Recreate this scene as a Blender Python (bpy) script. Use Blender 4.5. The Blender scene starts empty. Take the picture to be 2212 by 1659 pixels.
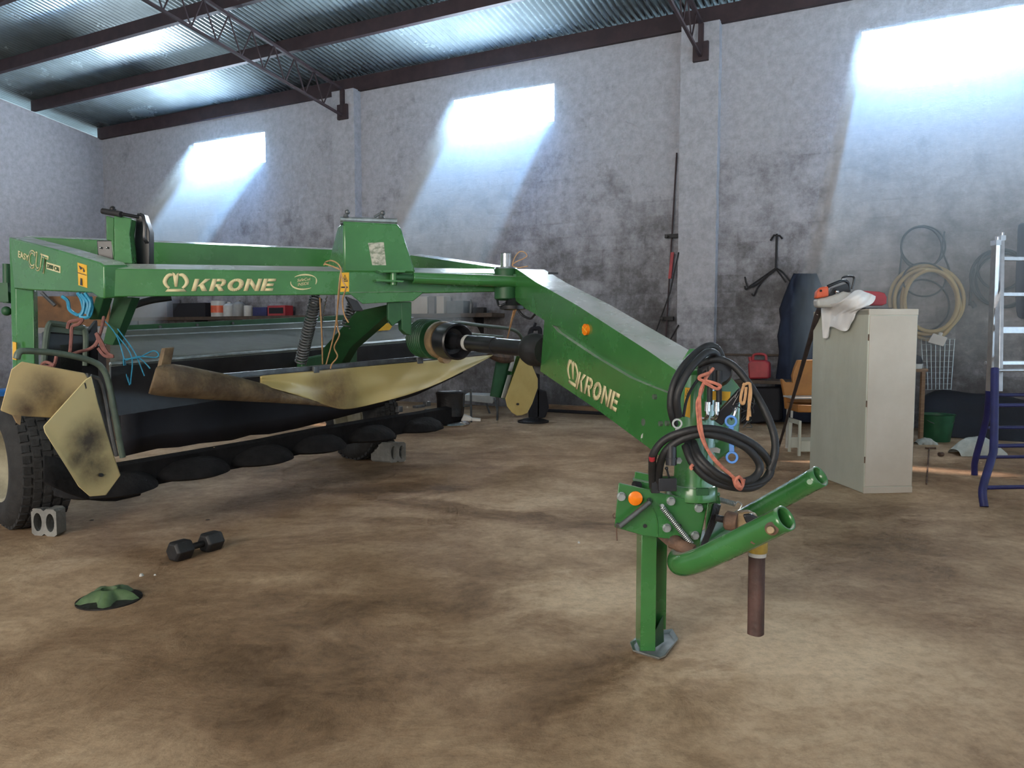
import bpy, bmesh, math, random
from mathutils import Vector, Matrix, noise
random.seed(7)
V = Vector
S = bpy.context.scene
COL = S.collection
PI = math.pi

# ---------------------------------------------------------------- camera
W, H, F = 2212.0, 1659.0, 1650.0
HZ, CH = 717.0, 1.15
PITCH = math.atan((H / 2 - HZ) / F)
cd = bpy.data.cameras.new('camera')
cam = bpy.data.objects.new('camera', cd)
COL.objects.link(cam)
cam.location = (0, 0, CH)
cam.rotation_euler = (PI / 2 - PITCH, 0, 0)
cd.sensor_width = 36.0
cd.lens = F / W * 36.0
cd.clip_start = 0.05
cd.clip_end = 200
S.camera = cam

# ---------------------------------------------------------------- light
S.view_settings.view_transform = 'Standard'
S.view_settings.look = 'None'
S.view_settings.gamma = 1
S.view_settings.use_curve_mapping = False
S.view_settings.exposure = 0.42
S.cycles.use_denoising = True
S.cycles.volume_bounces = 0
S.cycles.max_bounces = 5
S.cycles.diffuse_bounces = 3
S.cycles.glossy_bounces = 3
S.cycles.transmission_bounces = 2
S.cycles.caustics_reflective = False
S.cycles.caustics_refractive = False
S.cycles.adaptive_threshold = 0.08
S.cycles.adaptive_min_samples = 8
S.cycles.sample_clamp_indirect = 6.0
WIN_STRENGTH = 34.0
SUN_STRENGTH = 115.0
wd = bpy.data.worlds.new('sky')
S.world = wd
wd.use_nodes = True
bg = wd.node_tree.nodes['Background']
bg.inputs[0].default_value = (0.86, 0.93, 1.0, 1)
bg.inputs[1].default_value = 0.42

CAM = V((0, 0, CH))
fwdv = V((0, math.cos(PITCH), -math.sin(PITCH)))
upv = V((0, math.sin(PITCH), math.cos(PITCH)))


def ray(px, py):
    return V((1, 0, 0)) * ((px - W / 2) / F) + upv * (-(py - H / 2) / F) + fwdv


def D(px, py, Y):                       # the point seen at a pixel, Y metres ahead
    r = ray(px, py)
    return CAM + r * (Y / r.y)


def G(px, py, z=0.0):                   # ... on a level plane
    r = ray(px, py)
    return CAM + r * ((z - CH) / r.z)


def PL(px, py, P, n):                   # ... on any plane
    r = ray(px, py)
    return CAM + r * ((P - CAM).dot(n) / r.dot(n))


# the long wall: u runs along it to the right, wn points into the shed
u = -ray(-2007, HZ)
u.z = 0
u.normalize()
wn = V((u.y, -u.x, 0))
W0 = G(1085, 878)


def WP(px, py, d=0.0):
    return PL(px, py, W0 + wn * d, wn)


corner = WP(231, 600)
corner.z = 0


def WL(s, d, z):
    return corner + u * s + wn * d + V((0, 0, z))


def sof(p):
    return (p - corner).dot(u)


EAVE = WP(1085, 139).z
ROOF_SLOPE = 0.155

sun = bpy.data.lights.new('sun', 'SUN')
sun.energy = SUN_STRENGTH
sun.color = (0.24, 0.50, 1.0)
sun.angle = math.radians(2.0)
so = bpy.data.objects.new('sun', sun)
COL.objects.link(so)
SUND = (wn * 1.0 - u * 0.12 + V((0, 0, -1.4))).normalized()
so.rotation_euler = SUND.to_track_quat('-Z', 'Y').to_euler()
so.location = (3, 14, 12)

door = bpy.data.lights.new('rear_fill', 'AREA')  # added fill behind the camera, for a presumed door that is not built
door.shape = 'RECTANGLE'
door.size, door.size_y = 5.0, 3.6
door.energy = 520
door.color = (1.0, 0.90, 0.78)
do = bpy.data.objects.new('rear_fill', door)
COL.objects.link(do)
do.location = (-4.6, -4.6, 2.8)
do.rotation_euler = (V((0.5, 1.0, -0.22))).to_track_quat('-Z', 'Y').to_euler()

# ---------------------------------------------------------------- materials


def newmat(name):
    m = bpy.data.materials.new(name)
    m.use_nodes = True
    return m, m.node_tree.nodes, m.node_tree.links, m.node_tree.nodes['Principled BSDF']


def ramp(nodes, stops):
    r = nodes.new('ShaderNodeValToRGB')
    e = r.color_ramp.elements
    while len(e) > 1:
        e.remove(e[-1])
    e[0].position, e[0].color = stops[0][0], (*stops[0][1], 1)
    for p, c in stops[1:]:
        x = e.new(p)
        x.color = (*c, 1)
    return r


def pm(name, c1, c2=None, scale=6.0, rough=0.5, metal=0.0, bump=0.0, bscale=None, lo=0.38, hi=0.66,
       coat=0.0, rvar=0.0, stretch=(1, 1, 1), detail=6.0):
    m, N, L, b = newmat(name)
    b.inputs['Roughness'].default_value = rough
    b.inputs['Metallic'].default_value = metal
    if coat:
        b.inputs['Coat Weight'].default_value = coat
        b.inputs['Coat Roughness'].default_value = 0.12
    tc = N.new('ShaderNodeTexCoord')
    mp = N.new('ShaderNodeMapping')
    mp.inputs['Scale'].default_value = stretch
    L.new(tc.outputs['Object'], mp.inputs[0])
    n = N.new('ShaderNodeTexNoise')
    n.inputs['Scale'].default_value = scale
    n.inputs['Detail'].default_value = detail
    n.inputs['Roughness'].default_value = 0.62
    L.new(mp.outputs[0], n.inputs['Vector'])
    if c2 is None:
        c2 = tuple(x * 0.82 for x in c1)
    r = ramp(N, [(lo, c2), (hi, c1)])
    L.new(n.outputs[0], r.inputs[0])
    L.new(r.outputs[0], b.inputs['Base Color'])
    if rvar:
        mr = N.new('ShaderNodeMapRange')
        mr.inputs[1].default_value, mr.inputs[2].default_value = 0.3, 0.7
        mr.inputs[3].default_value, mr.inputs[4].default_value = max(0.05, rough - rvar), rough + rvar
        L.new(n.outputs[0], mr.inputs[0])
        L.new(mr.outputs[0], b.inputs['Roughness'])
    if bump:
        n2 = N.new('ShaderNodeTexNoise')
        n2.inputs['Scale'].default_value = bscale or scale * 4
        n2.inputs['Detail'].default_value = 5
        L.new(mp.outputs[0], n2.inputs['Vector'])
        bp = N.new('ShaderNodeBump')
        bp.inputs['Strength'].default_value = bump
        bp.inputs['Distance'].default_value = 0.02
        L.new(n2.outputs[0], bp.inputs['Height'])
        L.new(bp.outputs[0], b.inputs['Normal'])
    return m


def wall_mat(lo=0.42, name='limewashed_blockwork'):
    m, N, L, b = newmat(name)
    b.inputs['Roughness'].default_value = 0.9
    tc = N.new('ShaderNodeTexCoord')
    sep = N.new('ShaderNodeSeparateXYZ')
    L.new(tc.outputs['Object'], sep.inputs[0])
    add = N.new('ShaderNodeMath')
    add.operation = 'ADD'
    L.new(sep.outputs[0], add.inputs[0])
    L.new(sep.outputs[1], add.inputs[1])
    cmb = N.new('ShaderNodeCombineXYZ')
    L.new(add.outputs[0], cmb.inputs[0])
    L.new(sep.outputs[2], cmb.inputs[1])

    def noi(sc, det=8, ro=0.65, dist=0.0):
        n = N.new('ShaderNodeTexNoise')
        n.inputs['Scale'].default_value = sc
        n.inputs['Detail'].default_value = det
        n.inputs['Roughness'].default_value = ro
        n.inputs['Distortion'].default_value = dist
        L.new(tc.outputs['Object'], n.inputs['Vector'])
        return n

    big, mid, fine = noi(1.0, 12, 0.75, 0.2), noi(3.4, 12, 0.8), noi(10, 10, 0.78)
    # a worn wash: pale above about three metres, bare grey patches below
    hz = N.new('ShaderNodeMapRange')
    hz.inputs[1].default_value, hz.inputs[2].default_value = 1.2, 4.0
    hz.inputs[3].default_value, hz.inputs[4].default_value = -0.12, 0.28
    L.new(sep.outputs[2], hz.inputs[0])
    s1 = N.new('ShaderNodeMath')
    s1.operation = 'ADD'
    L.new(big.outputs[0], s1.inputs[0])
    L.new(hz.outputs[0], s1.inputs[1])
    s2 = N.new('ShaderNodeMath')
    s2.operation = 'MULTIPLY_ADD'
    s2.inputs[1].default_value = 0.75
    L.new(mid.outputs[0], s2.inputs[0])
    s1b = N.new('ShaderNodeMath')
    s1b.inputs[1].default_value = -0.12
    L.new(s1.outputs[0], s1b.inputs[0])
    L.new(s1b.outputs[0], s2.inputs[2])
    br = N.new('ShaderNodeTexBrick')
    br.inputs['Scale'].default_value = 1.0
    br.inputs['Mortar Size'].default_value = 0.016
    br.inputs['Mortar Smooth'].default_value = 0.6
    br.inputs['Brick Width'].default_value = 0.42
    br.inputs['Row Height'].default_value = 0.21
    br.inputs['Color1'].default_value = (0.40, 0.40, 0.40, 1)
    br.inputs['Color2'].default_value = (0.62, 0.62, 0.62, 1)
    br.inputs['Mortar'].default_value = (0.46, 0.46, 0.46, 1)
    L.new(cmb.outputs[0], br.inputs[0])
    bw = N.new('ShaderNodeMath')
    bw.operation = 'MULTIPLY_ADD'
    bw.inputs[1].default_value = 0.42
    bw.inputs[2].default_value = -0.21
    L.new(br.outputs[0], bw.inputs[0])
    s3 = N.new('ShaderNodeMath')
    s3.operation = 'ADD'
    L.new(s2.outputs[0], s3.inputs[0])
    L.new(bw.outputs[0], s3.inputs[1])
    r = ramp(N, [(lo + 0.0, (0.105, 0.098, 0.100)), (lo + 0.12, (0.170, 0.164, 0.172)), (lo + 0.25, (0.30, 0.295, 0.32)),
                 (lo + 0.42, (0.46, 0.46, 0.50))])
    L.new(s3.outputs[0], r.inputs[0])
    fr = ramp(N, [(0.30, (0.62, 0.62, 0.62)), (0.62, (1.12, 1.12, 1.12))])
    L.new(fine.outputs[0], fr.inputs[0])
    mx = N.new('ShaderNodeMix')
    mx.data_type = 'RGBA'
    mx.blend_type = 'MULTIPLY'
    mx.inputs[0].default_value = 0.75
    L.new(r.outputs[0], mx.inputs[6])
    L.new(fr.outputs[0], mx.inputs[7])
    L.new(mx.outputs[2], b.inputs['Base Color'])
    bp = N.new('ShaderNodeBump')
    bp.inputs['Strength'].default_value = 0.5
    bp.inputs['Distance'].default_value = 0.03
    L.new(s3.outputs[0], bp.inputs['Height'])
    bp2 = N.new('ShaderNodeBump')
    bp2.inputs['Strength'].default_value = 0.3
    bp2.inputs['Distance'].default_value = 0.02
    L.new(fine.outputs[0], bp2.inputs['Height'])
    L.new(bp.outputs[0], bp2.inputs['Normal'])
    L.new(bp2.outputs[0], b.inputs['Normal'])
    return m


def floor_mat():
    m, N, L, b = newmat('dusty_concrete_floor')
    tc = N.new('ShaderNodeTexCoord')

    def noi(sc, det=8, ro=0.62, dist=0.0, rot=0.0, st=(1, 1, 1)):
        mp = N.new('ShaderNodeMapping')
        mp.inputs['Rotation'].default_value = (0, 0, rot)
        mp.inputs['Scale'].default_value = st
        L.new(tc.outputs['Object'], mp.inputs[0])
        n = N.new('ShaderNodeTexNoise')
        n.inputs['Scale'].default_value = sc
        n.inputs['Detail'].default_value = det
        n.inputs['Roughness'].default_value = ro
        n.inputs['Distortion'].default_value = dist
        L.new(mp.outputs[0], n.inputs['Vector'])
        return n

    big = noi(0.55, 9, 0.62, 0.6, 0.5, (1, 1.3, 1))
    swp = noi(2.6, 10, 0.72, 0.5, -0.5, (0.9, 1.1, 1))
    fine = noi(20, 10, 0.8)
    r1 = ramp(N, [(0.36, (0.130, 0.077, 0.040)), (0.48, (0.285, 0.182, 0.105)), (0.58, (0.45, 0.315, 0.195)),
                  (0.70, (0.63, 0.475, 0.315))])
    sm = N.new('ShaderNodeMath')
    sm.operation = 'MULTIPLY_ADD'
    sm.inputs[1].default_value = 0.42
    L.new(swp.outputs[0], sm.inputs[0])
    sb = N.new('ShaderNodeMath')
    sb.operation = 'MULTIPLY'
    sb.inputs[1].default_value = 0.62
    L.new(big.outputs[0], sb.inputs[0])
    L.new(sb.outputs[0], sm.inputs[2])
    cur = sm.outputs[0]

    # oil stains, scraped pale patches, and shade painted into the floor colour
    def patch(c, rx, ry, ang, amt, soft=0.55):
        mp = N.new('ShaderNodeMapping')
        mp.vector_type = 'TEXTURE'
        mp.inputs['Location'].default_value = (c.x, c.y, 0)
        mp.inputs['Rotation'].default_value = (0, 0, ang)
        mp.inputs['Scale'].default_value = (rx, ry, 1)
        nz = N.new('ShaderNodeVectorMath')
        nz.operation = 'MULTIPLY_ADD'
        nz.inputs[1].default_value = (0.55, 0.55, 0)
        L.new(swp.outputs[1], nz.inputs[0])
        L.new(tc.outputs['Object'], nz.inputs[2])
        L.new(nz.outputs[0], mp.inputs[0])
        ln = N.new('ShaderNodeVectorMath')
        ln.operation = 'LENGTH'
        L.new(mp.outputs[0], ln.inputs[0])
        mr = N.new('ShaderNodeMapRange')
        mr.interpolation_type = 'SMOOTHSTEP'
        mr.inputs[1].default_value, mr.inputs[2].default_value = 1.0 - soft, 1.0 + soft * 0.4
        mr.inputs[3].default_value, mr.inputs[4].default_value = amt, 0.0
        L.new(ln.outputs[1], mr.inputs[0])
        return mr

    off = V((0.27, 0.27, 0))
    for (px, py, rx, ry, ang, amt) in ((1010, 1100, 1.0, 0.16, -0.5, -0.13), (880, 1055, 0.55, 0.2, 0.1, -0.12),
                                       (1560, 1440, 0.16, 0.07, 0.1, -0.10), (1250, 1470, 0.45, 0.1, 0.9, -0.06),  # second one paints in the parking stand's cast shadow
                                       (1500, 1330, 0.8, 0.5, -0.3, 0.11), (1800, 1500, 0.8, 0.5, 0.2, 0.09), (1250, 1280, 0.5, 0.3, 0.2, 0.07), (1500, 1010, 1.2, 0.4, 0.0, 0.06),
                                       (600, 1320, 0.9, 0.35, 0.2, -0.05), (250, 1480, 0.9, 0.4, 0.0, -0.07),  # darker colour standing for the dimmer light on the left floor
                                       (1900, 1180, 0.8, 0.4, 0.3, -0.06), (1150, 960, 1.4, 0.7, 0.0, 0.05)):
        p = patch(G(px, py) + off, rx, ry, ang, amt)
        ad = N.new('ShaderNodeMath')
        ad.operation = 'ADD'
        L.new(cur, ad.inputs[0])
        L.new(p.outputs[0], ad.inputs[1])
        cur = ad.outputs[0]
    L.new(cur, r1.inputs[0])
    fr = ramp(N, [(0.32, (0.66, 0.63, 0.6)), (0.56, (1.08, 1.07, 1.06))])
    L.new(fine.outputs[0], fr.inputs[0])
    mx = N.new('ShaderNodeMix')
    mx.data_type = 'RGBA'
    mx.blend_type = 'MULTIPLY'
    mx.inputs[0].default_value = 0.9
    L.new(r1.outputs[0], mx.inputs[6])
    L.new(fr.outputs[0], mx.inputs[7])
    L.new(mx.outputs[2], b.inputs['Base Color'])
    b.inputs['Roughness'].default_value = 0.72
    b.inputs['Specular IOR Level'].default_value = 0.3
    bp = N.new('ShaderNodeBump')
    bp.inputs['Strength'].default_value = 0.35
    bp.inputs['Distance'].default_value = 0.012
    L.new(fine.outputs[0], bp.inputs['Height'])
    bp2 = N.new('ShaderNodeBump')
    bp2.inputs['Strength'].default_value = 0.3
    bp2.inputs['Distance'].default_value = 0.03
    L.new(swp.outputs[0], bp2.inputs['Height'])
    L.new(bp.outputs[0], bp2.inputs['Normal'])
    L.new(bp2.outputs[0], b.inputs['Normal'])
    return m


def pane_mat():
    m, N, L, b = newmat('window_daylight')
    N.remove(b)
    e = N.new('ShaderNodeEmission')
    e.inputs[0].default_value = (0.66, 0.83, 1.0, 1)
    e.inputs[1].default_value = WIN_STRENGTH
    t = N.new('ShaderNodeBsdfTransparent')
    a = N.new('ShaderNodeAddShader')
    L.new(e.outputs[0], a.inputs[0])
    L.new(t.outputs[0], a.inputs[1])
    L.new(a.outputs[0], N['Material Output'].inputs[0])
    return m


def haze_mat(name, dens, col=(0.62, 0.80, 1.0), an=0.0):
    m, N, L, b = newmat(name)
    N.remove(b)
    v = N.new('ShaderNodeVolumeScatter')
    v.inputs['Color'].default_value = (*col, 1)
    v.inputs['Density'].default_value = dens
    v.inputs['Anisotropy'].default_value = an
    L.new(v.outputs[0], N['Material Output'].inputs['Volume'])
    return m


def dust_and_sheen(m, col=(0.60, 0.61, 0.60), amt=0.9):
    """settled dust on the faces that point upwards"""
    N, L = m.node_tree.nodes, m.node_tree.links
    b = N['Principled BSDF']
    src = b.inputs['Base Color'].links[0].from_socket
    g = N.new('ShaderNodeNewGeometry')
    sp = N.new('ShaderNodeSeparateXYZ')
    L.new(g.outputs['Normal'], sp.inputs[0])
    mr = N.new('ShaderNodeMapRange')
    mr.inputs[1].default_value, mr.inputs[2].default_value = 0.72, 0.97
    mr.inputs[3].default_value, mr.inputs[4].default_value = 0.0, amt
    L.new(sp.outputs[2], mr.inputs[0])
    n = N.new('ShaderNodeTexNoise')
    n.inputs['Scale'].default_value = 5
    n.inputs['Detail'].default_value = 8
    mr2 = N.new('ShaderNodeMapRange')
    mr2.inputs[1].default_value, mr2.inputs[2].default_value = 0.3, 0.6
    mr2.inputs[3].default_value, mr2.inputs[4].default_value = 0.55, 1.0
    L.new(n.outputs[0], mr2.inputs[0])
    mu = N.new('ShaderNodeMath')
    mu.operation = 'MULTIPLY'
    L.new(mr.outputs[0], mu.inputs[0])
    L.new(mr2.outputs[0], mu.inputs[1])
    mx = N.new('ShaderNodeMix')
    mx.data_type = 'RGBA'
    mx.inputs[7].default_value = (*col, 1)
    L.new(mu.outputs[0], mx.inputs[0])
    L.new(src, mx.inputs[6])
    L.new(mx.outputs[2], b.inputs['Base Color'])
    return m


GREEN = dust_and_sheen(pm('green_machine_paint', (0.046, 0.190, 0.050), (0.038, 0.158, 0.042), 4, 0.26, coat=0.4, rvar=0.05))
GREEN2 = pm('dark_green_paint', (0.022, 0.10, 0.035), (0.014, 0.065, 0.026), 5, 0.5)
GREENG = pm('grey_green_paint', (0.10, 0.135, 0.105), (0.065, 0.09, 0.07), 9, 0.42)
CREAM = pm('cream_decal', (0.66, 0.58, 0.33), (0.60, 0.52, 0.30), 20, 0.5)
WORN = pm('worn_decal', (0.50, 0.48, 0.40), (0.17, 0.20, 0.14), 26, 0.8, lo=0.40, hi=0.56, stretch=(1, 1, 1.6))
YELLOW = pm('yellow_sticker', (0.80, 0.46, 0.03), (0.72, 0.38, 0.02), 30, 0.45)
BLACK = pm('black_rubber', (0.018, 0.018, 0.020), (0.010, 0.010, 0.011), 12, 0.55, bump=0.1)
BLACKS = pm('satin_black', (0.022, 0.023, 0.027), (0.012, 0.012, 0.015), 8, 0.32)
TYRE = pm('tyre_rubber', (0.030, 0.030, 0.031), (0.016, 0.016, 0.017), 14, 0.8, bump=0.2)
RIM = pm('cream_rim', (0.40, 0.37, 0.27), (0.24, 0.22, 0.16), 7, 0.55)
OILY = pm('oily_black_steel', (0.018, 0.016, 0.017), (0.007, 0.006, 0.007), 9, 0.5, metal=0.1, bump=0.25, rvar=0.12)
DARKCLOTH = pm('black_rubber_cloth', (0.012, 0.013, 0.020), (0.006, 0.006, 0.010), 3, 0.62)
CLOTH = pm('cream_curtain', (0.50, 0.39, 0.15), (0.40, 0.29, 0.10), 5, 0.36, bump=0.25, bscale=9, rvar=0.1)
ROLL = pm('dirty_brown_cloth', (0.20, 0.14, 0.075), (0.085, 0.055, 0.032), 9, 0.7, bump=0.4, bscale=24)
PANEL = pm('cream_plastic', (0.60, 0.46, 0.17), (0.52, 0.38, 0.13), 5, 0.42)
PANELD = pm('sooty_cream_plastic', (0.56, 0.44, 0.18), (0.16, 0.11, 0.06), 3.2, 0.5, lo=0.36, hi=0.54)
GALV = pm('galvanised_steel', (0.45, 0.48, 0.48), (0.30, 0.33, 0.33), 18, 0.38, metal=0.75, rvar=0.1)


def smudged(name, c1, c2, blobs):
    m, N, L, b = newmat(name)
    b.inputs['Roughness'].default_value = 0.45
    g = N.new('ShaderNodeNewGeometry')
    n = N.new('ShaderNodeTexNoise')
    n.inputs['Scale'].default_value = 5
    n.inputs['Detail'].default_value = 10
    n.inputs['Roughness'].default_value = 0.7
    L.new(g.outputs['Position'], n.inputs['Vector'])
    cur = None
    for (c, r) in blobs:
        d = N.new('ShaderNodeVectorMath')
        d.operation = 'DISTANCE'
        d.inputs[1].default_value = c
        L.new(g.outputs['Position'], d.inputs[0])
        mr = N.new('ShaderNodeMapRange')
        mr.interpolation_type = 'SMOOTHSTEP'
        mr.inputs[1].default_value, mr.inputs[2].default_value = 0.0, r
        mr.inputs[3].default_value, mr.inputs[4].default_value = 0.8, 0.0
        L.new(d.outputs['Value'], mr.inputs[0])
        if cur is None:
            cur = mr.outputs[0]
        else:
            mx = N.new('ShaderNodeMath')
            mx.operation = 'MAXIMUM'
            L.new(cur, mx.inputs[0])
            L.new(mr.outputs[0], mx.inputs[1])
            cur = mx.outputs[0]
    mr = N.new('ShaderNodeMapRange')
    mr.inputs[1].default_value, mr.inputs[2].default_value = 0.3, 0.7
    mr.inputs[3].default_value, mr.inputs[4].default_value = 0.35, 1.25
    L.new(n.outputs[0], mr.inputs[0])
    ad = N.new('ShaderNodeMath')
    ad.operation = 'MULTIPLY'
    L.new(mr.outputs[0], ad.inputs[0])
    L.new(cur, ad.inputs[1])
    mid = tuple((x * .55 + y * .45) for x, y in zip(c1, c2))
    r_ = ramp(N, [(0.04, c1), (0.30, mid), (0.75, c2)])
    L.new(ad.outputs[0], r_.inputs[0])
    L.new(r_.outputs[0], b.inputs['Base Color'])
    return m


SOOT = pm('matt_black_dirt', (0.014, 0.013, 0.014), (0.006, 0.006, 0.007), 7, 0.85, bump=0.3)
SOOT.node_tree.nodes['Principled BSDF'].inputs['Specular IOR Level'].default_value = 0.2
STEEL = pm('bright_steel', (0.62, 0.63, 0.64), (0.5, 0.5, 0.5), 20, 0.22, metal=1.0)
GREYM = pm('grey_metal', (0.16, 0.165, 0.17), (0.09, 0.095, 0.10), 12, 0.4, metal=0.6)
DECK = pm('worn_grey_deck', (0.12, 0.135, 0.12), (0.085, 0.095, 0.085), 5, 0.72, rvar=0.05)
DECK.node_tree.nodes['Principled BSDF'].inputs['Specular IOR Level'].default_value = 0.25
RUST = pm('rust', (0.17, 0.095, 0.06), (0.055, 0.035, 0.028), 12, 0.75, bump=0.3)
RUSTB = pm('rusty_brown_tube', (0.105, 0.055, 0.048), (0.06, 0.034, 0.03), 10, 0.6, bump=0.2)
TAN = pm('tan_plastic', (0.36, 0.25, 0.13), (0.20, 0.135, 0.075), 10, 0.55)
ORANGE = pm('orange_reflector', (0.95, 0.25, 0.01), (0.85, 0.20, 0.01), 60, 0.25)
TWINE = pm('straw_twine', (0.52, 0.31, 0.15), (0.40, 0.23, 0.11), 40, 0.8)
TWPINK = pm('salmon_twine', (0.56, 0.20, 0.13), (0.36, 0.12, 0.085), 60, 0.8)
TWFADE = pm('faded_twine', (0.25, 0.105, 0.09), (0.17, 0.07, 0.06), 40, 0.85)
TWBLUE = pm('blue_twine', (0.03, 0.30, 0.48), (0.02, 0.19, 0.33), 30, 0.5)
BLUE = pm('blue_plastic', (0.03, 0.20, 0.60), (0.02, 0.15, 0.48), 30, 0.4)
NAVY = pm('navy_paint', (0.018, 0.022, 0.13), (0.012, 0.014, 0.085), 9, 0.4)
ALU = pm('aluminium', (0.62, 0.64, 0.68), (0.5, 0.52, 0.56), 14, 0.34, metal=0.85)
CABG = pm('pale_grey_green_sheet', (0.56, 0.58, 0.51), (0.49, 0.51, 0.44), 2.2, 0.5, bump=0.5, bscale=2.2, stretch=(3, 1.6, 0.5))
CABB = pm('pale_beige_sheet', (0.58, 0.53, 0.46), (0.51, 0.46, 0.39), 2.5, 0.5, bump=0.2, bscale=2)
WHITEC = pm('white_cotton', (0.86, 0.86, 0.88), (0.78, 0.78, 0.80), 5, 0.9)
RED = pm('red_plastic', (0.42, 0.035, 0.045), (0.30, 0.025, 0.035), 6, 0.45)
ORRED = pm('orange_red_plastic', (0.75, 0.13, 0.05), (0.6, 0.1, 0.04), 9, 0.4)
CHAIRO = pm('orange_ply', (0.46, 0.20, 0.045), (0.34, 0.14, 0.03), 5, 0.45)
WOOD = pm('worn_wood', (0.30, 0.18, 0.10), (0.19, 0.11, 0.06), 6, 0.7, stretch=(1, 1, 6))
WOODD = pm('dark_wood', (0.10, 0.07, 0.05), (0.055, 0.04, 0.03), 6, 0.75)
CARD = pm('brown_board', (0.30, 0.15, 0.065), (0.14, 0.075, 0.04), 3, 0.8)
NAVYC = pm('navy_cloth', (0.020, 0.030, 0.062), (0.012, 0.018, 0.040), 4, 0.9)
TARP = pm('black_tarpaulin', (0.010, 0.010, 0.016), (0.006, 0.006, 0.010), 4, 0.75)
PURLIN = pm('red_oxide_steel', (0.050, 0.028, 0.032), (0.032, 0.019, 0.023), 5, 0.7)
CONC = pm('grey_concrete', (0.27, 0.27, 0.255), (0.19, 0.19, 0.18), 9, 0.9, bump=0.4, bscale=50)
HOSEY = pm('yellow_hose', (0.40, 0.30, 0.12), (0.30, 0.22, 0.085), 5, 0.6)
HOSEK = pm('dark_cable', (0.020, 0.022, 0.028), (0.013, 0.014, 0.018), 9, 0.5)
PWHITE = pm('off_white_plastic', (0.55, 0.55, 0.53), (0.46, 0.46, 0.44), 8, 0.5)
BAGW = pm('white_sacking', (0.50, 0.52, 0.48), (0.36, 0.38, 0.35), 9, 0.85)
BUCKET = pm('green_bucket', (0.02, 0.12, 0.05), (0.012, 0.08, 0.035), 6, 0.45)
ROOFM = pm('galvanised_roofing', (0.38, 0.45, 0.46), (0.28, 0.33, 0.34), 1.6, 0.24, metal=0.38, rvar=0.05)
WALL = wall_mat(0.52)
WALLP = wall_mat(0.26, 'limewashed_pillar')
WALLE = wall_mat(0.24, 'limewashed_end_wall')
FLOOR = floor_mat()
PANE = pane_mat()

# ---------------------------------------------------------------- mesh builder
WLOC = {}


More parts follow.
